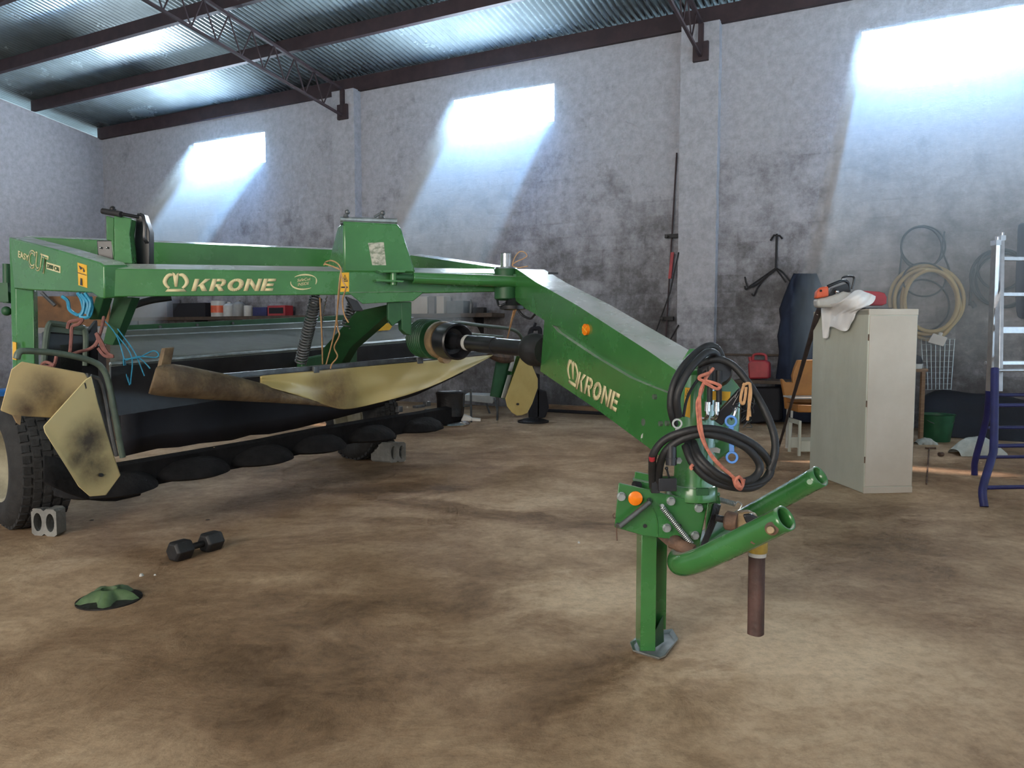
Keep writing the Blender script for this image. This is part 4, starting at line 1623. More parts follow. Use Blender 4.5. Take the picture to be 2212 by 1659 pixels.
m.build('gearbox_cover', GREEN, mw, bevel=0.005)
m = MB()
m.prism([D(1556, 1092, 2.66), D(1541, 1088, 2.64), D(1534, 1120, 2.62), D(1512, 1180, 2.58), D(1526, 1176, 2.6), D(1542, 1140, 2.63)], (0.01, 0.02, 0))
m.build('guard_bracket', OILY, mw, bevel=0.003)
m = MB()
m.prism([D(1371, 1019, 2.72), D(1411, 1028, 2.72), D(1411, 1062, 2.72), D(1368, 1055, 2.72)], (0.01, 0.015, 0))
m.prism([D(1368, 1037, 2.68), D(1412, 1046, 2.68), D(1412, 1062, 2.68), D(1368, 1052, 2.68)], (0.005, 0.05, 0))
m.build('stand_bracket', GREEN, mw, bevel=0.002)
m = MB()
m.cyl(D(1371, 1047, 2.66), D(1380, 1049, 2.64), 0.014)
m.build('bolt', OILY, mw)

# --- parking stand
YJ = 2.66
zg = 0.012
x0, x1 = D(1384, 1300, YJ).x, D(1417, 1300, YJ).x
zt_ = D(1400, 1150, YJ).z
fx = G(1412, 1402)
xr = D(1444, 1300, YJ + .06).x
m = MB()
t = 0.006
m.box(((x0 + x1) / 2, YJ, (zg + zt_) / 2), ((x1 - x0) / 2, 0, 0), (0, t / 2, 0), (0, 0, (zt_ - zg) / 2))
m.box((x0 + t / 2, YJ + 0.05, (zg + zt_) / 2), (t / 2, 0, 0), (0, 0.05, 0), (0, 0, (zt_ - zg) / 2))
m.box(((x0 + xr) / 2, YJ + .1, (zg + .04 + zt_) / 2), ((xr - x0) / 2, 0, 0), (0, t / 2, 0), (0, 0, (zt_ - zg - .04) / 2))
st = m.build('parking_stand', GREEN, mw, bevel=0.002)
m = MB()
m.prism([V((x1, YJ + .02, zg)), V((xr - .01, YJ + .08, zg)), V((xr - .015, YJ + .08, zg + .10)), V((x1, YJ + .02, zg + .06))], (0, 0.008, 0))
m.ball(V((x1 + .012, YJ + .09, 0.42)), 0.008)
m.build('stand_gusset', GREEN2, st, bevel=0.002)
m = MB()
foot = [G(x, y) for x, y in ((1361, 1396), (1384, 1377), (1452, 1367), (1465, 1388), (1437, 1425), (1424, 1430), (1367, 1413))]
fc = sum(foot, V()) / len(foot)
m.prism([fc + (p - fc) * 0.84 for p in foot], (0, 0, 0.006))
ring = [p + V((0, 0, 0.016)) for p in foot]
base = [fc + (p - fc) * 0.84 + V((0, 0, 0.006)) for p in foot]
for i in range(len(foot)):
    j = (i + 1) % len(foot)
    m.prism([base[i], base[j], ring[j], ring[i]], (0, 0, -0.005))
m.build('stand_foot', GALV, st)

# --- fork tubes
m = MB()
path = spl([D(1698, 1119, 2.24), D(1630, 1153, 2.32), D(1560, 1187, 2.40), D(1512, 1209, 2.46), D(1478, 1219, 2.52), D(1466, 1214, 2.60), D(1474, 1200, 2.70), D(1510, 1178, 2.82), D(1570, 1140, 2.94), D(1640, 1102, 2.92), D(1772, 1028, 2.74)], 8)
m.tube(path, 0.0395, 28, caps=False)
fk_ = m.build('hitch_fork', GREEN, mw, solid=0.006, soff=-1)
m = MB()
p = D(1667, 1142, 2.235)
nv = (CAM - p).normalized()
m.lathe(p, nv, [(0.020, -0.01), (0.020, 0.008), (0.016, 0.010)], 20)
m.build('pin_seat', RUST, fk_)
m = MB()
m.lathe(p + V((-0.004, 0, -0.004)), nv, [(0.012, 0), (0.013, 0.022), (0.010, 0.028)], 18)
m.build('pin', TAN, fk_)
p = D(1749, 1041, 2.735)
m = MB()
m.lathe(p, (CAM - p).normalized(), [(0.018, -0.01), (0.018, 0.006), (0.010, 0.012)], 18)
m.build('pin', GREEN, fk_)
m = MB()
decal(m, lambda x, y: D(x, y, 2.29), [(1620, 1172), (1630, 1160), (1640, 1158), (1642, 1168), (1628, 1176)])
m.build('rust_patch', RUST, fk_)

m = MB()
m.cyl(D(1452, 1168, 2.62), D(1468, 1175, 2.6), 0.028, 0.024)
m.cyl(D(1462, 1174, 2.6), D(1496, 1192, 2.57), 0.024, 0.026)
m.prism([D(1424, 1146, 2.6), D(1438, 1143, 2.6), D(1440, 1160, 2.6), D(1452, 1172, 2.6), D(1440, 1178, 2.6), D(1420, 1160, 2.6)], (0.01, 0.03, 0))
m.build('rusty_pivot', RUST, mw)

# --- front PTO stub hanging from its joint
YS = 2.62
m = MB()
m.cyl(D(1544, 1118, YS), D(1572, 1124, YS), 0.012)
m.build('pto_stub', OILY, mw)
m = MB()
j0, j1 = D(1566, 1123, YS), D(1592, 1128, YS - .02)
m.lathe(j0, j1 - j0, [(0.026, 0), (0.033, 0.006), (0.033, 0.034), (0.030, 0.042)], 24)
m.build('pto_coupling', RUST, mw)
m = MB()
m.prism([D(1590, 1110, YS - .02), D(1618, 1106, YS - .02), D(1638, 1116, YS - .02), D(1640, 1130, YS - .02), D(1610, 1150, YS - .02), D(1592, 1148, YS - .02)], (0.01, 0.05, 0))
m.build('pto_yoke', TAN, mw, bevel=0.008)
m = MB()
m.prism([D(1604, 1112, YS - .03), D(1622, 1110, YS - .03), D(1642, 1122, YS - .03), D(1612, 1132, YS - .03)], (0.01, 0.03, 0))
m.build('pto_cross', BLACKS, mw, bevel=0.006)
m = MB()
tpz, btz = D(1636, 1201, YS), D(1637, 1369, YS)
xm = tpz.x
m.lathe((xm, YS, tpz.z + 0.014), UP, [(0.032, 0), (0.034, 0.004), (0.034, 0.05), (0.028, 0.07)], 24)
m.build('pto_collar', pm('dirty_yellow', (0.50, 0.34, 0.06), (0.30, 0.2, 0.05), 12, 0.5), mw)
m = MB()
m.lathe((xm, YS, tpz.z), UP, [(0.030, 0), (0.0305, 0.014), (0.028, 0.016)], 24)
m.build('pto_clip_ring', PWHITE, mw)
m = MB()
prof = []
for i in range(24):                      # lemon-shaped profile tube
    a = 2 * PI * i / 24
    rr_ = 0.0275 * (1 + 0.06 * math.cos(4 * a))
    prof.append(V((xm + rr_ * math.cos(a), YS + rr_ * math.sin(a), btz.z)))
m.prism(prof, (-0.002, 0, tpz.z - btz.z))
m.build('pto_tube', RUSTB, mw)

# --- hoses and couplings at the hitch
YH = 2.50


def hose(pts, r=0.0085, name='hydraulic_hose', mat=BLACK):
    mb = MB()
    mb.tube(spl([D(x, y, Y) for x, y, Y in pts], 8), r, 10)
    return mb.build(name, mat, mw)


hose([(1458, 918, 2.52), (1449, 880, 2.5), (1453, 838, 2.5), (1470, 800, 2.52), (1497, 768, 2.56), (1527, 748, 2.6), (1548, 752, 2.62), (1560, 776, 2.62), (1563, 800, 2.62)], 0.0125)
hose([(1466, 900, 2.50), (1462, 862, 2.48), (1472, 830, 2.48), (1495, 792, 2.5), (1526, 762, 2.54), (1546, 764, 2.58), (1554, 785, 2.6)], 0.0125)
hose([(1510, 790, 2.6), (1535, 778, 2.58), (1560, 778, 2.58), (1590, 795, 2.57), (1625, 840, 2.55), (1655, 893, 2.53), (1672, 940, 2.52), (1674, 980, 2.5), (1662, 1015, 2.5)], 0.0125)
hose([(1410, 1052, 2.56), (1409, 1010, 2.52), (1412, 980, 2.48), (1436, 950, 2.46), (1480, 932, 2.44), (1530, 926, 2.44), (1580, 936, 2.45), (1630, 962, 2.47), (1660, 996, 2.5), (1663, 1024, 2.5), (1640, 1042, 2.49), (1600, 1048, 2.47), (1556, 1036, 2.45), (1515, 1005, 2.45), (1490, 968, 2.5), (1480, 930, 2.55)], 0.013)
hose([(1422, 1056, 2.56), (1424, 1015, 2.52), (1436, 978, 2.47), (1466, 952, 2.45), (1510, 938, 2.44), (1560, 944, 2.44), (1610, 966, 2.46), (1637, 995, 2.47), (1640, 1018, 2.47), (1622, 1036, 2.46), (1590, 1040, 2.45), (1548, 1022, 2.44), (1512, 988, 2.46), (1497, 955, 2.52)], 0.013)
hose([(1480, 962, 2.5), (1496, 1000, 2.46), (1530, 1034, 2.45), (1572, 1050, 2.46), (1620, 1054, 2.48), (1652, 1036, 2.5), (1668, 1004, 2.52), (1676, 960, 2.53)], 0.013)
hose([(1526, 800, 2.58), (1500, 830, 2.56), (1484, 862, 2.54), (1476, 900, 2.52)], 0.005)
m = MB()
m.tube(spl([D(1408, 988, 2.475), D(1409, 994, 2.48)], 2), 0.0103, 12)
m.build('red_band', RED, mw)
for (x, y, x2, y2, r) in ((1534, 790, 1533, 874, 0.009), (1553, 800, 1553, 874, 0.0095)):
    m = MB()
    m.cyl(D(x, y, 2.56), D(x2, y2, 2.56), r)
    m.build('hydraulic_hose', BLACK, mw)
for (x, y) in ((1529, 868), (1549, 868)):
    m = MB()
    m.cyl(D(x, y, 2.55), D(x - 1, y + 20, 2.55), 0.0105)
    m.tube(spl([D(x - 1, y + 20, 2.55), D(x - 1, y + 30, 2.55), D(x - 5, y + 36, 2.56), D(x - 12, y + 36, 2.57)], 5), 0.007, 10)
    m.build('hose_coupling', STEEL, mw)
m = MB()
m.cyl(D(1594, 855, 2.54), D(1588, 890, 2.54), 0.006)
m.tube(spl([D(1588, 890, 2.54), D(1584, 900, 2.54), D(1577, 903, 2.54)], 5), 0.006, 8)
m.build('hose_coupling', STEEL, mw)
m = MB()
m.lathe(D(1545, 800, 2.60), (0, -1, 0.3), [(0.055, -0.03), (0.06, 0), (0.05, 0.02), (0.02, 0.03)], 20)
m.build('valve_body', BLACKS, mw)
m = MB()
m.prism([D(1538, 905, 2.56), D(1600, 838, 2.52), D(1612, 846, 2.52), D(1590, 880, 2.53), D(1560, 920, 2.56)], (0.0, 0.02, 0))
m.build('torn_plastic', BLACKS, mw, bevel=0.004)
m = MB()
m.cyl(D(1450, 962, 2.46), D(1450, 1004, 2.46), 0.0165, 0.018)
m.cyl(D(1450, 988, 2.46), D(1450, 992, 2.46), 0.0195)
m.build('electric_plug', BLACKS, mw)
m = MB()
m.box(D(1440, 1045, 2.54), (0.03, 0, 0), (0, 0.02, 0), (0, 0, 0.022))
m.box(D(1415, 1045, 2.55), (0.014, 0, 0), (0, 0.014, 0), (0, 0, 0.03))
m.tube([D(1446, 1034, 2.53), D(1440, 1012, 2.52)], 0.004, 8)
m.ball(D(1440, 1012, 2.52), 0.006)
m.build('shut_off_valve', BLACKS, mw, bevel=0.004)
m = MB()
for i in range(16):
    p = D(1600 + random.uniform(-6, 26), 840 + random.uniform(-6, 70), 2.53)
    m.tube(spl([p, p + V((random.uniform(-.02, .02), -.01, random.uniform(-.03, .01))), p + V((random.uniform(-.03, .03), -.01, random.uniform(-.06, 0)))], 4), 0.0016, 5)
m.build('cable_tangle', BLACKS, mw)
m = MB()
m.tube(helix(D(1550, 1078, 2.74), D(1588, 1089, 2.78), 0.008, 12, 8), 0.002, 5)
m.tube(spl([D(1588, 1089, 2.78), D(1594, 1084, 2.78), D(1602, 1090, 2.78), D(1598, 1100, 2.78)]), 0.0025, 6)
m.build('return_spring', GALV, mw)

# ================================================================ twine, spanners


def strands(name, label, mat, lists, r=0.003, cat='twine'):
    mb = MB()
    for l in lists:
        mb.tube(spl([D(*p) for p in l], 6), r if len(l) else r, 6)
    return tag(mb.build(name, mat), label, cat)


strands('baler_twine', 'straw-coloured twine looped over the lettered beam and hanging beside the yellow warning sticker', TWINE,
        [[(700, 572, 4.55), (704, 566, 4.7), (716, 563, 4.6), (730, 570, 4.52), (737, 583, 4.48), (735, 600, 4.47), (731, 650, 4.6), (722, 720, 4.85), (704, 790, 5.0)],
         [(737, 583, 4.47), (733, 610, 4.46), (728, 680, 4.6), (730, 710, 4.7), (733, 725, 4.7), (722, 750, 4.8), (729, 770, 4.85), (716, 788, 4.9), (714, 804, 4.9)],
         [(736, 590, 4.46), (742, 610, 4.45), (747, 622, 4.45), (740, 650, 4.55), (744, 680, 4.6), (753, 697, 4.6)],
         [(702, 570, 4.55), (720, 576, 4.5), (734, 582, 4.47)],
         [(691, 643, 4.7), (695, 720, 4.85), (697, 786, 5.0)]], 0.0045)
strands('baler_twine', 'thin twine loop standing up from the drawbar pivot pin', TWINE,
        [[(1106, 574, 4.9), (1112, 556, 4.9), (1122, 544, 4.9), (1133, 545, 4.9), (1138, 553, 4.9), (1128, 560, 4.9), (1114, 566, 4.9), (1107, 574, 4.9), (1120, 578, 4.86), (1140, 575, 4.82)]], 0.0035)
strands('baler_twine', 'short frayed twine hanging below the drawbar pivot down to the far guard hoop', TWINE,
        [[(1110, 670, 4.9), (1104, 695, 5.0), (1100, 715, 5.2), (1094, 738, 5.4)], [(1114, 670, 4.9), (1106, 692, 5.0), (1103, 705, 5.1)]], 0.005)
strands('baler_twine', 'salmon twine binding the hoses at the hitch, tied round the lower hose coil', TWPINK,
        [[(1541, 796, 2.5), (1528, 812, 2.48), (1519, 830, 2.46), (1512, 850, 2.45), (1512, 890, 2.44), (1515, 925, 2.42), (1522, 955, 2.42), (1540, 990, 2.41), (1575, 1022, 2.42), (1590, 1036, 2.43)],
         [(1524, 815, 2.48), (1516, 845, 2.46), (1506, 870, 2.45), (1508, 905, 2.44), (1511, 930, 2.42), (1526, 968, 2.41), (1556, 1005, 2.41), (1585, 1032, 2.43)],
         [(1524, 822, 2.46), (1545, 828, 2.45), (1556, 834, 2.45), (1548, 840, 2.45), (1532, 832, 2.45), (1520, 826, 2.46)],
         [(1530, 806, 2.47), (1514, 812, 2.46), (1510, 818, 2.46), (1522, 824, 2.46)],
         [(1584, 1030, 2.43), (1590, 1050, 2.425), (1600, 1056, 2.44), (1604, 1040, 2.43), (1596, 1030, 2.42), (1588, 1042, 2.42), (1602, 1052, 2.42), (1607, 1036, 2.44)],
         [(1588, 1034, 2.42), (1598, 1048, 2.42)], [(1497, 1003, 2.43), (1492, 1010, 2.43), (1495, 1014, 2.43)]], 0.0055)
strands('baler_twine', 'frayed straw twine hanging from the hitch hoses right of the metal couplings', TWINE,
        [[(1608, 828, 2.5), (1602, 848, 2.49), (1600, 866, 2.49), (1606, 872, 2.49), (1610, 856, 2.49), (1612, 836, 2.49)],
         [(1620, 828, 2.49), (1622, 850, 2.48), (1618, 880, 2.48), (1615, 908, 2.48)], [(1604, 832, 2.5), (1620, 830, 2.49), (1618, 870, 2.49), (1620, 900, 2.48)]], 0.005)
strands('baler_twine', 'faded salmon twine knotted around the near guard hoop and lift strut', TWFADE,
        [[(146, 710, 4.1), (150, 696, 4.1), (165, 692, 4.1), (178, 690, 4.1), (170, 700, 4.1), (156, 706, 4.1), (154, 730, 4.08), (152, 755, 4.06), (150, 768, 4.02)],
         [(150, 768, 4.0), (170, 760, 4.05), (190, 755, 4.1), (205, 745, 4.1), (215, 725, 4.12), (222, 700, 4.2), (224, 685, 4.25)],
         [(205, 748, 4.1), (212, 735, 4.1), (208, 720, 4.1), (220, 740, 4.1), (232, 762, 4.1), (244, 770, 4.1), (226, 768, 4.1), (212, 752, 4.1)],
         [(122, 766, 4.0), (118, 785, 3.98), (108, 792, 3.97), (90, 790, 3.97), (100, 782, 3.98), (118, 790, 3.97)],
         [(214, 730, 4.1), (222, 752, 4.1), (236, 766, 4.1)]], 0.009)
strands('baler_twine', 'bright blue twine bundle hanging under the lettered side arm', TWBLUE,
        [[(134, 640, 4.4), (146, 650, 4.4), (150, 668, 4.4), (162, 678, 4.38), (172, 680, 4.36), (180, 668, 4.35), (176, 648, 4.36), (168, 634, 4.38)],
         [(170, 634, 4.36), (182, 650, 4.34), (180, 672, 4.34), (174, 684, 4.34), (192, 684, 4.34), (199, 664, 4.34), (196, 642, 4.36)],
         [(176, 636, 4.35), (190, 655, 4.33), (186, 678, 4.33)], [(184, 634, 4.35), (196, 655, 4.33), (190, 682, 4.33)]], 0.010)
strands('baler_twine', 'blue twine stretched from the lift strut to a bow above the inner black curtain', TWBLUE,
        [[(214, 680, 4.45), (250, 722, 4.45), (268, 775, 4.45), (280, 832, 4.45)], [(252, 722, 4.45), (284, 770, 4.45), (282, 830, 4.45)],
         [(268, 776, 4.44), (300, 772, 4.44), (330, 758, 4.44), (342, 764, 4.44), (336, 772, 4.44), (300, 770, 4.44), (272, 778, 4.44)],
         [(300, 772, 4.44), (312, 782, 4.44), (324, 796, 4.44)], [(266, 775, 4.44), (270, 800, 4.44), (278, 826, 4.44)],
         [(254, 710, 4.46), (290, 760, 4.46), (312, 812, 4.46)]], 0.0035)


def spanner(name, label, mat, p0, r0, p1, r1, w):
    mb = MB()
    t = (p1 - p0).normalized()
    n = (CAM - p0).normalized()
    n = (n - t * n.dot(t)).normalized()
    for p, r in ((p0, r0), (p1, r1)):
        if r:
            mb.lathe(p, n, [(r * .62, -0.004), (r, -0.004), (r, 0.004), (r * .62, 0.004), (r * .62, -0.004)], 20, caps=False)
    s_ = t.cross(n)
    mb.box((p0 + t * r0 * .8 + p1 - t * r1 * .8) / 2, t * ((p1 - p0).length - (r0 + r1) * .8) / 2, s_ * w, n * 0.003)
    return tag(mb.build(name, mat, bevel=0.001), label, 'spanner')


spanner('spanner', 'bright blue ring spanner hanging down the hitch column behind the hose coil', BLUE, D(1579, 910, 2.47), 0.020, D(1581, 988, 2.45), 0.020, 0.008)
spanner('spanner', 'small grey spanner end holding the hoses left of the hitch column', GALV, D(1463, 915, 2.46), 0.017, D(1464, 944, 2.46), 0.0, 0.007)

# ================================================================ things on the floor


def hollow_block(label, P, ex, ey, w, d, h, hole_n=2):
    """block with oval cores showing on its front face; ex along the front, ey backwards"""
    mb = MB()
    N_ = 18
    fr_, cols = [], 2
    ex, ey = V(ex).normalized(), V(ey).normalized()
    uz = V((0, 0, 1))
    # front and back plates with two oval holes, then core walls
    rim = []
    for k in range(2):
        cx = w * (-0.25 + 0.5 * k)
        for yy in (0, d):
            out, inn = [], []
            for i in range(N_):
                a = 2 * PI * i / N_
                c_, s_ = math.cos(a), math.sin(a)
                q = max(abs(c_), abs(s_))
                out.append(P + ex * (cx + w * .25 * c_ / q) + uz * (h / 2 + h / 2 * s_ / q) + ey * yy)
                inn.append(P + ex * (cx + w * .165 * c_) + uz * (h / 2 + h * .34 * s_) + ey * yy)
            o = len(mb.v)
            mb.v += out + inn
            for i in range(N_):
                j = (i + 1) % N_
                mb.f.append((o + i, o + j, o + N_ + j, o + N_ + i))
            rim.append(o)
        a_, b_ = rim[-2], rim[-1]
        for i in range(N_):
            j = (i + 1) % N_
            mb.f.append((a_ + N_ + i, a_ + N_ + j, b_ + N_ + j, b_ + N_ + i))
            mb.f.append((a_ + i, a_ + j, b_ + j, b_ + i))
    return tag(mb.build('concrete_block', CONC, angle=0.5), label, 'block', 'hollow concrete blocks chocking the wheels')


b0, b1 = G(69, 1156), G(123, 1160)
hollow_block('hollow concrete block chocking the near wheel, nearest the camera', (b0 + b1) / 2 + V((0, -0.0, 0)), b1 - b0, V((-0.05, 1, 0)), (b1 - b0).length, 0.10, 0.155)
b0, b1 = G(843, 1000), G(876, 997)
hollow_block('hollow concrete block beside the far wheel under the mower', (b0 + b1) / 2, b1 - b0, V((-0.75, 0.35, 0)), (b1 - b0).length * 1.05, 0.2, 0.175)

# dumbbell
c0, c1 = G(385, 1212), G(452, 1192)
r_ = 0.055
db = thing('dumbbell', 'black hexagonal dumbbell lying on the brown floor', 'dumbbell', (c0 + c1) / 2)
c0, c1 = c0 + V((0, 0.03, r_ * .87)), c1 + V((0, 0.03, r_ * .87))
ax = (c1 - c0).normalized()
m = MB()
m.cyl(c0, c1, 0.017)
m.build('handle', OILY, db)
for c in (c0, c1):
    m = MB()
    m.lathe(c, ax, [(r_ * .8, -0.052), (r_, -0.04), (r_, 0.04), (r_ * .8, 0.052)], 6, ref=(0, 0, 1))
    m.build('head', BLACK, db, bevel=0.004)

# green hub casting
c = G(236, 1296)
hub = thing('hub_casting', 'green painted hub casting with a centre hole lying on the oily floor', 'machine part', c)
m = MB()
m.lathe(c, UP, [(0.13, 0.0), (0.13, 0.006), (0.09, 0.012)], 28)
m.build('base_disc', OILY, hub)
m = MB()
N_ = 30
rws = []
for k, (rf_, z) in enumerate(((1.0, 0.0), (0.8, 0.018), (0.55, 0.038), (0.32, 0.042), (0.26, 0.012))):
    row = []
    for i in range(N_ + 1):
        a = 2 * PI * i / N_
        lob = 0.10 * (1 + 0.30 * math.cos(5 * a)) if k < 3 else 0.10
        row.append(c + V((rf_ * lob * math.cos(a), rf_ * lob * math.sin(a), 0.008 + z * (1 + (0.25 * math.cos(5 * a) if k < 2 else 0)))))
    rws.append(row)
m.grid(rws)
m.build('casting', pm('faded_green_casting', (0.10, 0.17, 0.07), (0.05, 0.09, 0.04), 9, 0.6), hub, angle=1.2)

for i, (x, y, s_, lab) in enumerate(((305, 1244, 0.014, 'pale crumb of concrete between the dumbbell and the green casting'),
                                     (334, 1243, 0.008, 'smallest pale crumb, right beside the larger crumb on the floor'),
                                     (199, 1124, 0.016, 'dark leaf scrap on the floor right of the near wheel'),
                                     (449, 1123, 0.016, 'dark leaf scrap on the floor above the dumbbell'),
                                     (1250, 1173, 0.010, 'small white chip on the floor left of the parking stand'))):
    m = MB()
    c = G(x, y)
    flat = 0.25 if 'leaf' in lab else 0.8
    N_ = 9
    pts = [c + V((s_ * random.uniform(.5, 1.1) * math.cos(2 * PI * k / N_), s_ * random.uniform(.5, 1.1) * math.sin(2 * PI * k / N_), 0)) for k in range(N_)]
    m.prism(pts, (0, 0, 0), [c + (p - c) * .55 + V((0, 0, s_ * flat)) for p in pts])
    tag(m.build('leaf_scrap' if 'leaf' in lab else 'stone_chip', WOODD if 'leaf' in lab else PWHITE), lab, 'scrap')

# ================================================================ right-hand side
# steel cabinet
N0, NL, NR = G(1864.5, 1066), G(1748, 1021), G(1970, 1059)
wl = NL - N0
wr = (NR - N0)
pw = V((wl.y, -wl.x, 0)).normalized()
L_w = wr.length
for _ in range(200):                     # width seen from the front
    e_ = N0 + pw * L_w - CAM
    if W / 2 + F * e_.x / e_.dot(fwdv) <= 1970:
        break
    L_w -= 0.002
wr = pw * L_w
hc = D(1875, 668, N0.y).z
cb_ = thing('steel_cabinet', 'tall pale grey steel cabinet with a white cloth hanging over its edge', 'cabinet', (N0 + (wl + wr) / 2))
m = MB()
m.prism([N0, N0 + wr, N0 + wr + wl, N0 + wl], V((0, 0, hc)))
m.build('body', CABG, cb_, bevel=0.006)
m = MB()
o_ = -wl.normalized() * 0.004
ed = wr.normalized()
m.prism([N0 + o_ + ed * .008 + V((0, 0, .05)), N0 + o_ + wr - ed * .006 + V((0, 0, .05)), N0 + o_ + wr - ed * .006 + V((0, 0, hc - .045)), N0 + o_ + ed * .008 + V((0, 0, hc - .045))], wl.normalized() * 0.012)
m.build('door', CABB, cb_, bevel=0.003)
m = MB()
m.prism([N0 + o_ + V((0, 0, hc - .04)), N0 + o_ + wr + V((0, 0, hc - .04)), N0 + o_ + wr + V((0, 0, hc + .003)), N0 + o_ + V((0, 0, hc + .003))], wl * 1.004)
m.build('top_panel', CABB, cb_, bevel=0.003)
m = MB()
m.prism([N0 + o_ + V((0, 0, 0)), N0 + o_ + wr, N0 + o_ + wr + V((0, 0, .045)), N0 + o_ + V((0, 0, .045))], wl.normalized() * 0.01)
m.build('plinth', CABB, cb_, bevel=0.002)
for z in (hc - .22, .22, .62):
    m = MB()
    m.cyl(N0 + o_ * 1.5 + V((0, 0, z)), N0 + o_ * 1.5 + V((0, 0, z + .045)), 0.004, seg=8)
    m.build('hinge', RUST, cb_)

# chainsaw on the cabinet
zc = hc + 0.004
ctr = N0 + wl * .55 + wr * .4
cs = thing('chainsaw', 'orange and grey chainsaw with a red bar cover lying on the cabinet', 'chainsaw', (ctr.x, ctr.y, zc))
Yc = 5.72
m = MB()
m.prism([D(1766, 664, Yc), D(1764, 645, Yc), D(1790, 640, Yc), D(1822, 628, Yc), D(1842, 632, Yc), D(1846, 664, Yc)], (0.02, 0.13, 0))
m.build('engine_housing', PWHITE, cs, bevel=0.02)
m = MB()
m.prism([D(1763, 645, Yc - .02), D(1765, 630, Yc - .02), D(1773, 620, Yc - .02), D(1790, 618, Yc - .02), D(1791, 640, Yc - .02)], (0.02, 0.10, 0))
m.build('rear_grip_cover', ORRED, cs, bevel=0.012)
m = MB()
m.ball(D(1773, 628, Yc - .025), 0.009)
m.build('filler_cap', BLACKS, cs)
m = MB()
m.tube(spl([D(1788, 619, Yc), D(1806, 611, Yc), D(1822, 606, Yc + .02), D(1832, 612, Yc + .04), D(1834, 628, Yc + .05)], 5), 0.012, 10)
m.tube(spl([D(1816, 608, Yc + .06), D(1822, 599, Yc + .06), D(1836, 597, Yc + .06), D(1845, 601, Yc + .06), D(1840, 625, Yc + .07)], 5), 0.008, 10)
m.prism([D(1789, 640, Yc + .01), D(1800, 622, Yc + .01), D(1830, 612, Yc + .01), D(1838, 630, Yc + .01)], (0.01, 0.08, 0))
m.build('handle', BLACKS, cs)
m = MB()
m.ball(D(1808, 630, Yc - .01), 0.016)
m.build('cylinder_cover', STEEL, cs)
m = MB()
bp_ = [(1850, 660), (1850, 630), (1866, 628), (1900, 630), (1911, 633), (1916, 642), (1915, 656), (1906, 660)]
m.prism([D(x, y, 5.62) for x, y in bp_], (0.0, 0.022, 0))
m.build('bar_cover', RED, cs, bevel=0.004)

# white cloth draped over saw and cabinet side
m = MB()
fcl = vplane(N0 + wl * 0.0 - pw * 0.03, N0 + wl - pw * 0.03)
rowsC = [
    [(1838, 638, 5.55), (1846, 628, 5.55), (1858, 626, 5.5), (1868, 630, 5.48), (1880, 634, 5.47), (1892, 640, 5.46)],
    [(1814, 652, 5.6), (1826, 645, 5.52), (1842, 642, 5.46), (1858, 642, 5.43), (1874, 646, 5.42), (1890, 648, 5.43)],
    [(1790, 658, 5.75), (1808, 660, 5.65), (1826, 662, 5.55), (1844, 664, 5.46), (1862, 664, 5.4), (1882, 657, 5.41)],
    [(1781, 664, None), (1794, 672, None), (1806, 680, None), (1824, 678, None), (1842, 676, None), (1858, 668, None)],
    [(1781, 690, None), (1791, 696, None), (1804, 686, None), (1818, 693, None), (1834, 692, None), (1850, 676, None)],
    [(1781, 712, None), (1790, 712, None), (1800, 690, None), (1818, 706, None), (1832, 704, None), (1846, 690, None)],
    [(1781, 731, None), (1789, 729, None), (1798, 706, None), (1824, 715, None), (1832, 713, None), (1840, 700, None)],
]
rws = []
for r_i, r in enumerate(rowsC):
    row = []
    for k, (x, y, Y) in enumerate(r):
        p = D(x, y, Y) if Y else fcl(x, y) - pw * (0.012 + 0.012 * math.sin(k * 1.9 + r_i * .5))
        row.append(p)
    rws.append(row)
m.grid(rws)
fine_ = []
for r in [spl([rws[i][j] for i in range(len(rws))], 5) for j in range(len(rws[0]))]:
    fine_.append(r)
fine2 = [spl([fine_[j][i] for j in range(len(fine_))], 6) for i in range(len(fine_[0]))]
m = MB()
m.grid([[p + (CAM - p).normalized() * (0.016 * noise.noise((p.x * 16, p.y * 9, p.z * 11)) + 0.010 * abs(math.sin(j * .55 + i * .12 + 2 * noise.noise((p.x * 7, p.z * 7, 1))))) for j, p in enumerate(r)] for i, r in enumerate(fine2)])
tag(m.build('white_cloth', WHITEC, solid=0.003, sub=1, angle=3), 'crumpled white cloth draped over the chainsaw and the cabinet edge', 'cloth')
# flat scraps on the cabinet top
m = MB()
m.box(N0 + wl * .25 + wr * .45 + V((0, 0, zc + .006)), wr * .28, wl * .06, (0, 0, 0.006))
tag(m.build('offcut', GREYM, bevel=0.003), 'flat dark metal offcut on the cabinet top right of the red bar cover', 'offcut')

# iron bar leaning on the cabinet
b0 = G(1682, 966)
pts = [b0, None, None, fcl(1772, 667) - pw * 0.01]
top = pts[3]
m = MB()
w_ = 0.019
pts = [b0 + (top - b0) * t for t in (0, .3, .36, .8, .97, 1)]
m.tube(pts, [0.012, 0.014, 0.014, 0.02, 0.024, 0.018], 8)
ib = m.build('iron_bar', pm('brown_iron', (0.06, 0.045, 0.045), (0.03, 0.023, 0.024), 9, 0.6))
tag(ib, 'long rusty iron bar leaning against the left side of the steel cabinet', 'bar')
m = MB()
p = pts[4]
m.cyl(p, p + (CAM - p).normalized() * 0.027, 0.008)
m.build('bolt_hole', PWHITE, ib)

